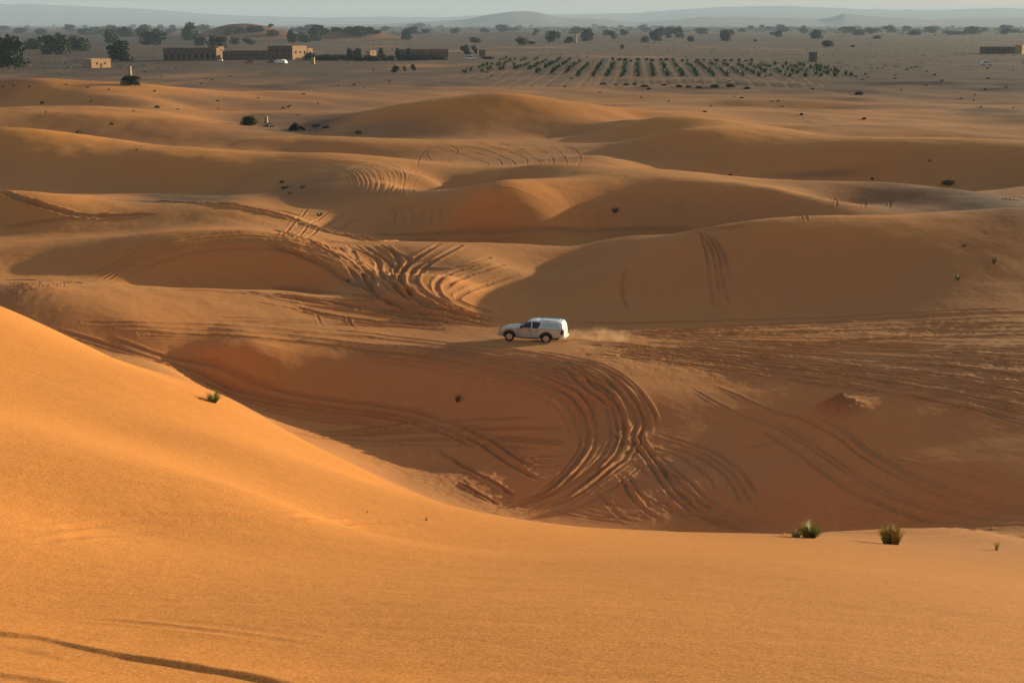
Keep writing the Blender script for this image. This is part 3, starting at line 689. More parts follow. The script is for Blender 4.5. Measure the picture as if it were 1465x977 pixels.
small_vehicle('minibus', 'white minibus with a dark band of windows parked by the red walled compound', 'minibus', 672, 85.5, 4, 5.6, 2.0, van_body, None,
              [[(-2.4,1.3),(-2.4,2.0),(-1.2,2.0),(-1.2,1.3)],[(-1.1,1.3),(-1.1,2.0),(.2,2.0),(.2,1.3)],[(.3,1.3),(.3,2.0),(1.5,2.0),(1.95,1.3)]], 'white', scale=1.12)
car_body = [(-2.1,.35),(-2.2,.6),(-2.15,.95),(-1.5,1.0),(.9,.95),(1.9,.85),(2.15,.6),(2.1,.35)]
car_house = [(-1.9,.96),(-1.7,1.4),(-1.3,1.65),(.1,1.65),(.9,.94)]
car_wins = [[(-1.6,1.02),(-1.45,1.5),(-.5,1.55),(-.5,1.02)],[(-.4,1.02),(-.4,1.55),(.1,1.55),(.65,1.02)]]
lorry_body = [(-2.9,.6),(-2.9,2.3),(.7,2.3),(.7,.9),(2.6,.9),(2.6,.5)]
small_vehicle('truck', 'white lorry with a boxed back parked before the mud fort', 'truck', 404, 92, -28, 5.8, 2.1, lorry_body,
              [(.8,.9),(.8,2.2),(1.7,2.25),(2.4,1.6),(2.6,.9)], [[(1.1,1.5),(1.1,2.0),(1.7,2.05),(2.1,1.5)]], 'white', r=.45, scale=1.0)
small_vehicle('parked_car', 'dark four-wheel-drive parked between the lorry and the mud fort', 'car', 388, 91, 180, 4.4, 1.8, car_body, car_house, car_wins, 'darkp', scale=1.1)
small_vehicle('parked_car', 'red and white van parked left of the dark car', 'van', 356, 91.5, 200, 4.8, 1.9, [(-2.2,.35),(-2.25,1.9),(.5,2.0),(1.1,1.2),(2.1,1.0),(2.15,.4)],
              None, [[(-.6,1.25),(-.6,1.8),(.3,1.85),(.8,1.25)]], 'redp', scale=1.0)
small_vehicle('parked_car', 'white car standing alone on the grey plain at far right', 'car', 1411, 94, 8, 4.4, 1.8, car_body, car_house, car_wins, 'white', scale=1.35)
small_vehicle('parked_car', 'small white car in front of the ochre turret of the fort', 'car', 315, 88, 175, 4.4, 1.8, car_body, car_house, car_wins, 'white', scale=.7)
small_vehicle('parked_car', 'grey car parked at the back of the orchard rows', 'car', 866, 88, 175, 4.4, 1.8, car_body, car_house, car_wins, 'blue', scale=.8)

# ---- vegetation
def leaves(bm, c, rad, n_, size, flat=.75, seed=0, mi=0):
    rg = random.Random(seed)
    for _ in range(n_):
        while True:
            p = Vector((rg.uniform(-1,1), rg.uniform(-1,1), rg.uniform(-1,1)))
            if .25 < p.length < 1: break
        p = Vector((p.x*rad[0], p.y*rad[1], p.z*rad[2]*1.0)) + Vector(c)
        a = Vector((rg.gauss(0,1), rg.gauss(0,1), rg.gauss(0,.6))).normalized(); b_ = a.cross(Vector((rg.gauss(0,1), rg.gauss(0,1), rg.gauss(0,1)))).normalized()
        s = size*rg.uniform(.6,1.4); q = [bm.verts.new(p+a*s), bm.verts.new(p+b_*s*.6), bm.verts.new(p-a*s*.9), bm.verts.new(p-b_*s*.5)]
        f = bm.faces.new(q); f.material_index = mi
def tree_crown(seed, w_=1.0, h_=.9, lobes=9, n_=70):
    rg = random.Random(seed); bm = bmesh.new()
    for k in range(lobes):
        a = rg.uniform(0, 6.28); d = rg.uniform(.05,.36)*w_; rr_ = rg.uniform(.13,.24)
        leaves(bm, (math.cos(a)*d, math.sin(a)*d, h_*(rg.uniform(.20,.80) - d*.40)), (rr_*1.15, rr_*1.15, rr_*.95), n_, .055, seed=seed*31+k)
    me = bpy.data.meshes.new('crown'); bm.to_mesh(me); bm.free(); me.materials.append(M['leaf']); return me
def trunk_mesh(seed, h_=.45, r=.035):
    rg = random.Random(seed); bm = bmesh.new()
    def limb(p, q, r0, r1):
        d = (q-p).normalized(); a = d.orthogonal().normalized(); b_ = d.cross(a); A_ = []; B_ = []
        for i in range(6):
            t = i*math.pi/3; o = a*math.cos(t)+b_*math.sin(t); A_.append(bm.verts.new(p+o*r0)); B_.append(bm.verts.new(q+o*r1))
        for i in range(6): bm.faces.new((A_[i], A_[(i+1)%6], B_[(i+1)%6], B_[i]))
    top = Vector((rg.uniform(-.03,.03), rg.uniform(-.03,.03), h_*.5)); limb(Vector((0,0,-.05)), top, r, r*.75)
    for k in range(5):
        a = k*1.26+rg.uniform(-.3,.3); limb(top, top+Vector((math.cos(a)*.22, math.sin(a)*.22, h_*rg.uniform(.4,.8))), r*.6, r*.2)
    me = bpy.data.meshes.new('trunk'); bm.to_mesh(me); bm.free(); me.materials.append(M['trunk']); return me
CROWN_S = []
CROWNS = [tree_crown(s, h_=hh, lobes=lb, n_=nn) for s, hh, lb, nn in ((1,.9,17,95),(2,.75,15,95),(3,.95,18,90),(4,.6,16,90),(5,.8,14,100))]
for me_ in CROWNS:
    m2_ = me_.copy(); m2_.name = 'scrub_crown'; m2_.materials[0] = M['scrub']; CROWN_S.append(m2_)
TRUNKS = [trunk_mesh(s) for s in (1,2,3)]
def tree(u, v, wpx, hpx, label, group=None, name='tree', cat='tree', k=None, parts=True, zs=0, dry=False):
    x, y, z = spot(u, v); m_ = mpp(y); k = random.randrange(5) if k is None else k
    ch_ = (.9,.75,.95,.6,.8)[k]
    root = empty(name, (x, y, z-.1), random.uniform(0,6.28), label, cat, group)
    W_, H_ = wpx*m_*1.05, hpx*m_/ch_*1.02
    c = link('crown', (CROWN_S if dry else CROWNS)[k], None, root); c.scale = (W_, W_, H_)
    if parts: t = link('trunk', TRUNKS[k%3], None, root); t.scale = (W_, W_, H_)
    return root
for a in (
    (12,97,46,45,'largest dark tree cut off by the left edge'),(47,71,28,15,'low dark tree right of the largest edge tree'),(80,78,40,29,'broad dark tree, left of a merged pair'),
    (108,74,34,23,'broad dark tree, right of a merged pair'),(172,88,34,35,'tall dark tree right behind the lit mud hut'),(160,62,26,20,'dark tree behind the tall one by the hut'),
    (179,53,22,14,'small tree above and right of the hut tree'),(222,65,37,22,'wide rounded tree left of the long fort'),(224,51,15,10,'small tree directly behind the wide rounded tree'),
    (270,58,26,25,'tall tree on the slope behind the fort left end'),(287,66,18,14,'small tree just behind the fort roof'),(310,71,28,20,'round tree touching the back of the ochre turret'),
    (335,64,15,10,'left bush of the pair at the foot of the orange dune'),(355,64,18,10,'right bush of the pair at the foot of the orange dune'),(330,51,18,11,'tree on the crest of the orange dune left side'),
    (248,44,13,8,'tiny tree left of the orange dune'),(418,61,17,18,'left tree of three between the two orange dunes'),(433,61,24,16,'middle tree of three between the two orange dunes'),
    (451,59,22,19,'right tree of three between the two orange dunes'),(390,53,20,10,'tree on the right shoulder of the first orange dune'),(372,46,14,8,'small tree behind the first orange dune'),
    (510,52,24,13,'tree on top of the second orange dune'),(580,57,18,14,'lone round tree right of the second orange dune'),(600,42,20,9,'hazy tree above the lone round tree'),
    (679,62,18,10,'low tree above the white minibus'),(745,65,17,12,'pale grey tree above the orchard left end'),(790,61,20,17,'round tree left of the pale pillar'),
    (815,62,14,11,'tree touching the left side of the pale pillar'),(839,59,24,18,'big tree just right of the pale pillar'),(766,51,9,10,'thin small tree between two rounder ones'),
    (892,51,14,10,'hazy tree over the middle orchard rows'),(876,56,12,12,'small tree left of the tall middle tree'),(922,61,13,9,'low bush left of the tall middle tree'),
    (939,59,20,20,'tall tree standing behind the middle of the orchard'),(956,55,10,10,'small tree between the two tall middle trees'),(971,55,16,17,'second tall tree behind the middle of the orchard'),
    (988,60,10,8,'low round bush right of the tall middle trees'),(1037,59,16,16,'tree standing alone right of the middle trees'),(1000,48,15,8,'hazy tree behind the low round bush'),
    (1113,53,13,9,'hazy tree above the right orchard end'),(1167,56,17,13,'tree standing right above the square pump house'),(1184,67,20,9,'dark spreading bush right of the pump house tree'),
    (890,70,6,6,'tiny bush above the orchard middle'),(1220,68,7,4,'tiny bush right of the spreading dark bush'),(1255,56,12,6,'small tree at the edge of the far belt'),
    (1080,60,6,4,'tiny bush above the right orchard rows'),(565,104,11,11,'bright young tree left of the garden path'),(579,102,5,8,'thin sapling between two young trees'),(591,101,9,9,'young tree on the orange bank by the garden'),
    (667,79,15,15,'dark tree behind the white minibus'),(679,77,9,13,'narrow tree right behind the white minibus'),(697,85,22,4,'low hedge bush right of the minibus'),(760,64,12,6,'low bush right of the pale grey tree')):
    tree(a[0], a[1], a[2], a[3], a[4], 'trees on the plain')
# the hedge and garden in front of the red compound
for i in range(17):
    u = 444+i*11.6; tree(u+random.uniform(-2,2), 88.2-.25*abs(i-8)+random.uniform(-.4,.4), random.uniform(15,21), random.uniform(7,11), 'dark garden bush in the hedge below the red compound', 'hedge bushes below the red compound', 'hedge_bush', 'bush')
for i, u in enumerate((500, 512, 545, 570, 585)):
    tree(u, 83, 8+i%2*3, 14, 'thin garden palm rising above the hedge', 'garden palms above the hedge', 'garden_palm', 'palm', k=3)
# scattered far trees
for i in range(130):
    u = random.uniform(0, 1465); v = random.choice((40, 42, 44, 46, 48, 50)) + random.uniform(-1,1)
    if 560 < u < 700 and v > 50: continue
    s = (v-34)/14; w_ = random.uniform(8, 20)*s+3
    tree(u, v, w_, w_*random.uniform(.35,.6), 'small hazy tree scattered over the far plain', 'far scattered trees', parts=False)
# far tree belt: one mass
bm = bmesh.new()
for i in range(5200):
    u = random.uniform(560, 1560) if i % 3 else random.uniform(-60, 1560); v = random.gauss(40.5, 2.4 if u < 1150 else 4.0)
    v = 38.2 + abs(v-38.2); v = min(51, v); x, y, z = at_z(u, v, 3.0)
    sc = random.uniform(1.8, 4.5); leaves(bm, (x, y, z+sc*.5), (sc*1.5, sc*1.5, sc*.7), 9, sc*.55, seed=i)
o = link('tree_belt', bm, M['leaf']); tag(o, 'thin dark belt of far trees under the hazy mountains', 'trees', kind='stuff')

bm = bmesh.new()
for i in range(4200):
    v = 44 + 62*random.random()**1.6; u = random.uniform(-80, 1560); x, y, z = at_z(u, v, 3.0)
    if (640 < u < 1200 and 84 < v < 124) or (230 < u < 700 and v > 76): continue
    z = gz(x, y); cl = vnoise(np.array([x/60]), np.array([y/90]), 91)[0]
    if cl < -.05 and random.random() < .8: continue
    s = random.uniform(.35, 1.1); leaves(bm, (x, y, z+s*.3), (s*1.3, s*1.3, s*.5), 6, s*.5, seed=i)
o = link('scrub_cover', bm, M['scrub']); tag(o, 'thin low scrub speckled over the far gravel plain', 'scrub', kind='stuff')
# orchard
def palm_mesh(seed):
    rg = random.Random(seed); bm = bmesh.new()
    for k in range(34):
        a = rg.uniform(0, 6.28); L_ = rg.uniform(.6, 1.1); el = rg.uniform(.2, 1.35); w_ = .11; prev = None
        for i in range(5):
            t = i/4; rr_ = L_*t*math.cos(el)*1.1; zz = .15 + L_*(math.sin(el)*t*1.25 - .55*t*t*math.cos(el))
            c = Vector((math.cos(a)*rr_, math.sin(a)*rr_, max(zz,0))); sd2 = Vector((-math.sin(a), math.cos(a), 0))*w_*(1-t*.8)
            cur = (bm.verts.new(c+sd2), bm.verts.new(c-sd2))
            if prev: bm.faces.new((prev[0], prev[1], cur[1], cur[0]))
            prev = cur
    me = bpy.data.meshes.new('palm'); bm.to_mesh(me); bm.free(); me.materials.append(M['palm']); return me
PALMS = [palm_mesh(s) for s in (1,2,3)]
def young_palm(x, y, s, label, group):
    o = link('young_palm', PALMS[random.randrange(3)]); o.location = (x, y, gz(x, y)-.05); o.rotation_euler = (0,0,random.uniform(0,6.28)); o.scale = (s*1.1, s*1.1, s*random.uniform(.6,.8))
    tag(o, label, 'palm', group); return o
PALM_L = 'young green date palm in the long planted orchard rows'; PALM_G = 'young palms in orchard rows'
for k in range(-12, 15):
    if k <= -9: v0, v1 = 85, 105 - (k+12)*1.5
    elif k < -4: v0, v1 = 86+ (k+9)*.5, 105
    elif k < 8: v0, v1 = 90.5, 109
    else: v0, v1 = 91+ (k-8)*.5, 110
    y0, y1 = at_z(0, v1, 3)[1], at_z(0, v0, 3)[1]; y_ = y0
    while y_ < y1:
        d = (y1-y0)/11.0; yy = y_+random.uniform(-2,2); v = VH + 21/yy*F_PX
        u = row_u(k, v)
        keep = .96 if -5 < k < 8 else .78
        if random.random() < keep:
            x, y, _ = at_z(u, v, 3.0); young_palm(x+random.uniform(-.4,.4), yy, random.uniform(2.3,3.3), PALM_L, PALM_G)
        y_ += d
for u, v, wp, hp in ((863,120.5,10,3),(880,121,8,3),(896,121.5,9,3),(908,121,7,3),(922,124,12,3.5),(928,127,8,3),(950,122,7,3),(972,124,10,4),(985,125,8,3.5),(1000,126,9,3.5),(1022,125,14,5),(1045,124,13,5),(1068,127,12,4)):
    tree(u, v+1, wp, hp, 'dark low bush in the line along the near orchard edge', 'bushes along the near orchard edge', 'low_bush', 'bush', k=3, parts=False)
for i in range(22):
    u = 865+i*10+random.uniform(-3,3); tree(u, 88+random.uniform(-1.5,1), random.uniform(4,8), random.uniform(2.5,5), 'small dark bush along the far orchard edge', 'bushes along the far orchard edge', 'small_bush', 'bush', parts=False)

# dune scrub
def scrub_mesh(seed, n_=60, up=.6):
    rg = random.Random(seed); bm = bmesh.new()
    for k in range(n_):
        a = rg.uniform(0, 6.28); r0 = rg.uniform(0,.18); L_ = rg.uniform(.35,.75); lean = rg.uniform(.1,1.0)*(1.3-up); prev = None; w_ = .022
        for i in range(5):
            t = i/4; rr_ = r0 + L_*t*math.sin(lean*(.5+.8*t)); zz = L_*t*math.cos(lean*(.5+.8*t))
            c = Vector((math.cos(a)*rr_, math.sin(a)*rr_, zz-.03)); sd2 = Vector((-math.sin(a+1), math.cos(a+1), 0))*w_*(1-t*.85)
            cur = (bm.verts.new(c+sd2), bm.verts.new(c-sd2))
            if prev: bm.faces.new((prev[0], prev[1], cur[1], cur[0]))
            prev = cur
    return bm
def tuft(u, v, wpx, hpx, label, mats=('grass',), n_=140, up=.6, name='grass_tuft', cat='grass', seed=1, group=None, back=0.0):
    x, y, z = spot(u, v); y += back; z = gz(x, y); m_ = mpp(y); root = empty(name, (x, y, z), 0, label, cat, group)
    for i, mt in enumerate(mats):
        bm = scrub_mesh(seed+i*7, n_ if i == 0 else n_//2, up); o = link('blades' if i == 0 else 'dry_blades', bm, M[mt], root)
        o.scale = (wpx*m_/1.15, wpx*m_/1.15, hpx*m_/.62); 
        if i: o.location = (wpx*m_*.22, -.05, 0)
    return root
tuft(1158, 768, 50, 23, 'wide green grass tuft on the dune edge, left one of two', ('grass',), 420, .5, seed=3)
tuft(1139, 768, 26, 14, 'low green tuft leaning out left of the wide grass tuft', ('grass',), 160, .2, seed=5)
tuft(1270, 777, 40, 28, 'tall green grass tuft with straw stems, right one on the dune edge', ('grass', 'straw'), 380, .75, seed=9)
tuft(1426, 786, 14, 18, 'thin small grass sprig near the right picture edge', ('grass',), 60, .8, seed=13)
tuft(305, 577, 30, 17, 'bright green bush on the left dune slope', ('grass',), 300, .35, seed=17)
tuft(287, 573, 12, 6, 'tiny dry sprig left of the bright green bush', ('scrub',), 40, .4, seed=19)
tuft(610, 745, 8, 7, 'tiny dry twig on the foreground sand', ('scrub',), 40, .6, name='dry_twig', cat='twig', seed=21)
tuft(655, 574, 14, 12, 'dry scrub on the shaded slope of the hollow', ('scrub',), 120, .5, name='dry_shrub', cat='shrub', seed=23)
tuft(525, 733, 6, 4, 'tiny dry stalk above the dune edge left of centre', ('scrub',), 24, .6, name='dry_twig', cat='twig', seed=25)
for i, (u, v, w_, h_, lab) in enumerate(((880,305,15,8,'dark shrub on the face of the middle dune'),(1357,264,24,6,'low dark shrub in the hollow behind the right dune'),(1370,402,12,9,'green shrub low on the big shaded slope'),
    (1422,377,9,11,'upright dark shrub higher on the big shaded slope'),(1379,353,11,5,'faint dry shrub near the crest of the shaded slope'),(1228,136,14,5,'flat dark bush on the plain right of the orchard'),
    (404,262,9,5,'highest scrub of four on the left flank'),(408,270,14,5,'longest scrub of four on the left flank'),(433,269,9,5,'right scrub of four on the left flank'),(415,277,9,4,'lowest scrub of four on the left flank'),
    (457,310,14,6,'scrub at the head of the crossing tracks'),(112,192,11,6,'dark scrub on the low dune at left'),(195,215,5,3,'tiny scrub below the left dune'),(1045,251,7,4,'scrub in the hollow behind the bright crest'),
    (1248,258,6,4,'tiny scrub on the right flat behind the crests'),(512,191,12,5,'dark scrub right of the tent'),(452,182,14,5,'dark scrub beside the tent'),(466,184,12,4,'second dark scrub, farther right of the tent'),
    (480,356,6,4,'tiny yellowish weed among the tyre tracks'),(498,402,6,4,'small weed at the lower bundle of tracks'),(1236,172,7,4,'scrub among the far right dunes'),(1147,165,6,4,'scrub below the orchard right side'),
    (1330,232,5,3,'speck of scrub on the right ridge'),(60,149,6,4,'speck of scrub before the dark left dune'),(225,155,8,4,'scrub at the end of the dark left dune'),(160,178,6,4,'speck of scrub on the shaded left dune'))):
    if v > 295:
        tuft(u, v, w_, h_, lab, ('scrub',) if i != 2 else ('grass',), 160, .45, name='desert_shrub', cat='shrub', seed=40+i); continue
    t_ = tree(u, v, w_, h_, lab, 'scrub among the dunes', 'desert_shrub', 'shrub', k=3, parts=False, dry=i not in (2, 5))
    kid = [c for c in t_.children][0] if t_.children else None
for i in range(95):
    u = random.uniform(0,1465); v = random.choice((random.uniform(108,165), random.uniform(90,125)))
    if v > 135 and 500 < u < 900: continue
    tree(u, v, random.uniform(2.5,6), random.uniform(1.5,3), 'small dry bush speckled over the plain', 'small dry bushes on the plain', 'dry_bush', 'bush', k=3, parts=False, dry=True)
tree(357, 181, 23, 18, 'bright green little tree with dark trunk in the low dunes', None, 'desert_tree', 'tree', k=0)

# ---- buildings
def building(name, label, cat, u, v, wpx, hpx, dm, rz=0, mat='mud', wins=(), door=None, parapet=True, group=None, crenel=False):
    """u, v: middle of the front foot; wins: (x fraction, z fraction, w m, h m) on the front; a child mesh for every piece"""
    x, y, z = spot(u, v); m_ = mpp(y); W_, H_ = wpx*m_, hpx*m_
    root = empty(name, (x, y, z), R(rz), label, cat, group)
    bm = bmesh.new(); bx(bm, -W_/2, W_/2, 0, dm, -.5, H_, bev=.08)
    link('wall', bm, M[mat], root)
    bm = bmesh.new(); t = .35; pz = H_+.45
    bx(bm, -W_/2+.003, W_/2-.003, .003, t, H_-.1, pz); bx(bm, -W_/2+.003, W_/2-.003, dm-t, dm-.003, H_-.1, pz)
    bx(bm, -W_/2+.003, -W_/2+t, t, dm-t, H_-.1, pz-.004); bx(bm, W_/2-t, W_/2-.003, t, dm-t, H_-.1, pz-.004)
    if crenel:
        for k in range(int(W_/2.4)+1): bx(bm, -W_/2+.1+k*2.4*.98, -W_/2+.8+k*2.4*.98, .05, .34, pz, pz+.5)
    link('parapet', bm, M[mat], root)
    for fx_, fz, ww_, hh_ in wins:
        bm = bmesh.new(); cx_ = -W_/2+fx_*W_; cz = fz*H_; bx(bm, cx_-ww_/2, cx_+ww_/2, -.03, .06, cz-hh_/2, cz+hh_/2)
        wo = link('window', bm, M['dark'], root)
        bm = bmesh.new()
        for a in ((cx_-ww_/2-.12, cx_-ww_/2), (cx_+ww_/2, cx_+ww_/2+.12)): bx(bm, a[0], a[1], -.08, .05, cz-hh_/2, cz+hh_/2)
        bx(bm, cx_-ww_/2-.14, cx_+ww_/2+.14, -.10, .05, cz-hh_/2-.14, cz-hh_/2); bx(bm, cx_-ww_/2-.14, cx_+ww_/2+.14, -.10, .05, cz+hh_/2, cz+hh_/2+.12)
        link('frame', bm, M['mudl'] if mat != 'mudl' else M['wood'], wo)
    if door:
        bm = bmesh.new(); cx_ = -W_/2+door*W_; bx(bm, cx_-.6, cx_+.6, -.05, .05, -.1, 2.2); link('door', bm, M['wood'], root)
    return root
row = lambda n_, fz, w_, h_: [((i+.5)/n_, fz, w_, h_) for i in range(n_)]
building('mud_fort', 'long dark flat-roofed mud building with tall niches, left end of the fort', 'building', 272, 87, 73, 15.5, 12, 0, 'mud', row(9,.36,1.5,3.0)+row(9,.8,.7,.8), .52, crenel=True)
building('turret', 'small sunlit ochre turret between two dark fort wings', 'turret', 317, 84, 9, 15, 3.5, 52, 'mudl', [(.5,.75,.6,.8)])
building('mud_fort', 'lower middle wing of the fort behind the parked cars', 'building', 354, 86, 68, 11, 9, 0, 'mud', row(8,.55,1.0,1.3), .3)
building('mud_fort', 'taller dark block at the right end of the fort', 'building', 401, 86, 34, 17.5, 10, 0, 'mud', row(4,.72,1.3,1.8)+row(4,.3,1.1,1.6), .5)
building('ochre_house', 'sunlit ochre house with three windows at the fort right end', 'house', 430, 83, 25, 15, 4, 52, 'mudl', row(3,.5,.9,1.2))
building('ochre_house', 'narrow sunlit ochre wall right of the three-window house', 'house', 444, 81, 10, 10, 4, 52, 'mudl', [(.5,.6,.6,.7)])
building('mud_hut', 'small hut with one sunlit ochre wall, alone at left', 'hut', 145, 97.5, 32, 11, 7.5, 52, 'mudl', [(.3,.55,.7,.8),(.7,.55,.7,.8)], .5)
building('red_compound', 'long pinkish-red walled compound above the garden hedge', 'building', 592, 82.5, 42, 9.5, 10, 0, 'mudr', row(6,.7,.9,.8))
building('red_compound', 'darker red block at the right end of the walled compound', 'building', 627, 83, 28, 10, 9, 12, 'mudr', row(3,.6,1.2,1.4), crenel=True)
building('small_house', 'dark little house right of the white minibus', 'house', 690, 81.5, 9, 8, 5, 0, 'mud', [(.3,.5,1.0,1.4),(.7,.5,1.0,1.4)])
building('small_house', 'pinkish little house behind the garden, left of the compound', 'house', 506, 80, 14, 6, 6, 5, 'mudr', [(.5,.6,.9,.9)])
building('small_house', 'ochre corner of a little house among the garden palms', 'house', 534, 80, 12, 6, 4, 52, 'mudl', [(.5,.6,.7,.7)])
building('pump_house', 'square grey mud pump house right of the orchard', 'pump house', 1163, 89, 11, 12, 4, -8, 'mudg', [(.5,.7,.8,.8)], .5)
building('long_house', 'long dark house at the far right edge of the plain', 'house', 1432, 77, 44, 8, 12, 0, 'mud', row(6,.55,1.2,1.5))
building('ochre_house', 'sunlit orange house end cut by the right picture edge', 'house', 1464, 77.5, 14, 11, 5, 52, 'mudl', [(.5,.6,.7,.9)])
building('low_wall_house', 'low flat building on the horizon at far right', 'house', 1370, 50, 24, 4, 14, 0, 'mud', row(3,.5,1.8,1.8))
def tower(name, label, u, v, wpx, hpx, mat):
    x, y, z = spot(u, v); m_ = mpp(y); r = wpx*m_/2; h_ = hpx*m_; root = empty(name, (x, y, z), .6, label, 'pillar')
    bm = bmesh.new(); bmesh.ops.create_cone(bm, cap_ends=True, segments=4, radius1=r*1.35, radius2=r*1.05, depth=h_*.86+.5, matrix=Matrix.Translation((0,0,h_*.43-.25))); link('shaft', bm, M[mat], root)
    bm = bmesh.new(); bmesh.ops.create_cone(bm, cap_ends=True, segments=4, radius1=r*1.3, radius2=r*1.45, depth=h_*.14, matrix=Matrix.Translation((0,0,h_*.93+.003))); link('cap', bm, M[mat], root)
tower('stone_pillar', 'pale pillar standing among the far trees', 823, 62, 3.4, 11, 'pale')
tower('stone_pillar', 'broken ochre pillar behind the bush at left', 186, 108, 4.5, 12, 'pale')
tower('stone_pillar', 'short ochre post at the left side of the bush', 174, 121, 3, 8, 'pale')
tower('stone_pillar', 'pale post between the lorry and the garden hedge', 448, 92, 5, 9, 'pale')
tower('stone_pillar', 'yellowish post beside the little green tree', 381, 177, 5, 9, 'pale')
tree(188, 122, 24, 14, 'dark bush growing round the broken ochre pillar', None, 'desert_shrub', 'bush', k=1)
# low wall behind the ruin
def rubble(name, label, u, v, wpx, hpx, n_, mat, seed):
    x, y, z = spot(u, v); m_ = mpp(y); rg = random.Random(seed); bm = bmesh.new()
    for i in range(n_):
        a = rg.gauss(0,.3)*wpx*m_; b_ = rg.gauss(0,.22)*wpx*m_; hh = hpx*m_*max(0, 1-abs(a)/(wpx*m_*.55))*rg.uniform(0,.9); s = rg.uniform(.12,.32)*hpx*m_
        g = bmesh.ops.create_icosphere(bm, subdivisions=1, radius=s, matrix=Matrix.Translation((a, b_, hh)) @ Matrix.Rotation(rg.uniform(0,3),4,'Z') @ Matrix.Diagonal((1.3,.9,.75,1)))
        for q in g['verts']: q.co += Vector((rg.uniform(-1,1), rg.uniform(-1,1), rg.uniform(-1,1)))*s*.22
    o = link(name, bm, M[mat]); o.location = (x, y, z); return tag(o, label, 'rubble heap')
rubble('rubble_heap', 'dark grey heap of rubble between the post and the tent', 385, 182, 14, 6, 50, 'stone', 3)
rubble('rubble_heap', 'low dark rubble scattered on the left edge of the ledge', 62, 410, 60, 4, 60, 'stone', 5)
rubble('rubble_heap', 'thin heap of stones trailing right of the tent', 455, 187, 20, 3, 40, 'stone', 7)
rubble('rubble_heap', 'dark stones at the far right behind the pale dune', 1440, 287, 30, 3, 50, 'stone', 9)
def tent():
    x, y, z = spot(424, 187); m_ = mpp(y); root = empty('tent', (x, y, z), .15, 'low dark cloth tent pitched in the hollow between the dunes', 'tent')
    Wt, Ht, Dt = 30*m_, 15*m_, 3.0; bm = bmesh.new(); nx, ny = 26, 10; vs_ = []
    for j in range(ny+1):
        for i in range(nx+1):
            a, b_ = i/nx*2-1, j/ny*2-1
            h_ = Ht*(.55*max(0, 1-((a+.25)/.5)**2)**.8 + .36*max(0, 1-((a-.35)/.55)**2)**.9 + .1*max(0,1-abs(a)))*(1-abs(b_)**1.5)
            vs_.append(bm.verts.new((a*Wt/2, b_*Dt/2, h_ + .05*math.sin(i*1.9+j))))
    for j in range(ny):
        for i in range(nx): bm.faces.new([vs_[j*(nx+1)+i], vs_[j*(nx+1)+i+1], vs_[(j+1)*(nx+1)+i+1], vs_[(j+1)*(nx+1)+i]])
    bmesh.ops.solidify(bm, geom=bm.faces[:], thickness=.03); link('canvas', bm, M['cloth'], root)
    for a in (-.25, .3):
        bm = bmesh.new(); bmesh.ops.create_cone(bm, cap_ends=True, segments=8, radius1=.05, radius2=.04, depth=Ht*1.05, matrix=Matrix.Translation((a*Wt/2, 0, Ht*.52))); link('tent_pole', bm, M['wood'], root)
    bm = bmesh.new(); prism(bm, [(.12*Wt,.0),(.12*Wt,.5),(.2*Wt,.45),(.2*Wt,0)], lambda z: -Dt*.5+.02, lambda z: -Dt*.5+.06); link('door_flap', bm, M['pale'], root)
tent()

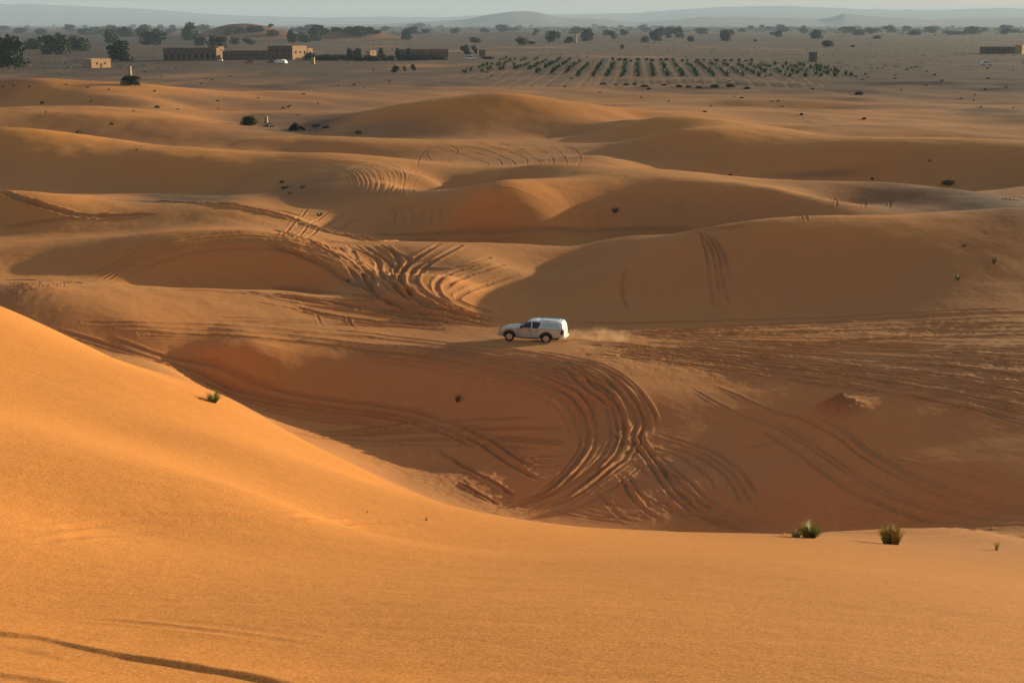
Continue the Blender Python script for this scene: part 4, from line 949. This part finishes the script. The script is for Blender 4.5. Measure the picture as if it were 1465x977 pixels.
# ---- dust behind the vehicle
x, y, z = spot(860, 487)
bm = bmesh.new(); bmesh.ops.create_icosphere(bm, subdivisions=4, radius=1)
for q in bm.verts:
    q.co = Vector((q.co.x*3.6, q.co.y*1.5, (q.co.z+.6)*.75*(1+.35*math.sin(q.co.x*2.4+.4))))
o = link('dust_cloud', bm, None, None, True); o.location = (x-.2, y+.3, z+.02); o.rotation_euler = (0,0,R(-8))
dm_ = bpy.data.materials.new('sand_dust'); N_, L_ = nt(dm_); N_.remove(N_['Principled BSDF']); pv = N_.new('ShaderNodeVolumePrincipled'); pv.inputs['Color'].default_value = (.93,.62,.38,1); pv.inputs['Anisotropy'].default_value = .2
tc = N_.new('ShaderNodeTexCoord'); n1 = N_.new('ShaderNodeTexNoise'); n1.inputs['Scale'].default_value = .9; n1.inputs['Detail'].default_value = 4; L_.new(tc.outputs['Object'], n1.inputs['Vector'])
mr = N_.new('ShaderNodeMapRange'); mr.inputs[1].default_value = .44; mr.inputs[2].default_value = .70; mr.inputs[3].default_value = 0; mr.inputs[4].default_value = DUST; L_.new(n1.outputs['Fac'], mr.inputs[0])
ln = N_.new('ShaderNodeVectorMath'); ln.operation = 'MULTIPLY'; ln.inputs[1].default_value = (1/3.5,1/1.5,1/1.1); L_.new(tc.outputs['Object'], ln.inputs[0])
l2 = N_.new('ShaderNodeVectorMath'); l2.operation = 'LENGTH'; L_.new(ln.outputs[0], l2.inputs[0])
m2 = N_.new('ShaderNodeMapRange'); m2.inputs[1].default_value = 1.0; m2.inputs[2].default_value = .35; L_.new(l2.outputs['Value'], m2.inputs[0])
m3 = N_.new('ShaderNodeMath'); m3.operation = 'MULTIPLY'; L_.new(mr.outputs[0], m3.inputs[0]); L_.new(m2.outputs[0], m3.inputs[1]); L_.new(m3.outputs[0], pv.inputs['Density'])
L_.new(pv.outputs[0], N_['Material Output'].inputs['Volume']); o.data.materials.append(dm_)
tag(o, 'low puff of orange sand dust thrown up behind the pickup', 'dust', kind='stuff')

# ---- air
bm = bmesh.new(); bx(bm, -36000, 36000, -400, 36000, -12, 430)
o = link('haze', bm); tag(o, 'pale haze over the plain', 'haze', kind='stuff')
hm = bpy.data.materials.new('haze_air'); N_, L_ = nt(hm); N_.remove(N_['Principled BSDF']); pv = N_.new('ShaderNodeVolumePrincipled')
pv.inputs['Color'].default_value = HAZE_C; pv.inputs['Density'].default_value = HAZE_D; pv.inputs['Anisotropy'].default_value = .0
L_.new(pv.outputs[0], N_['Material Output'].inputs['Volume']); o.data.materials.append(hm)
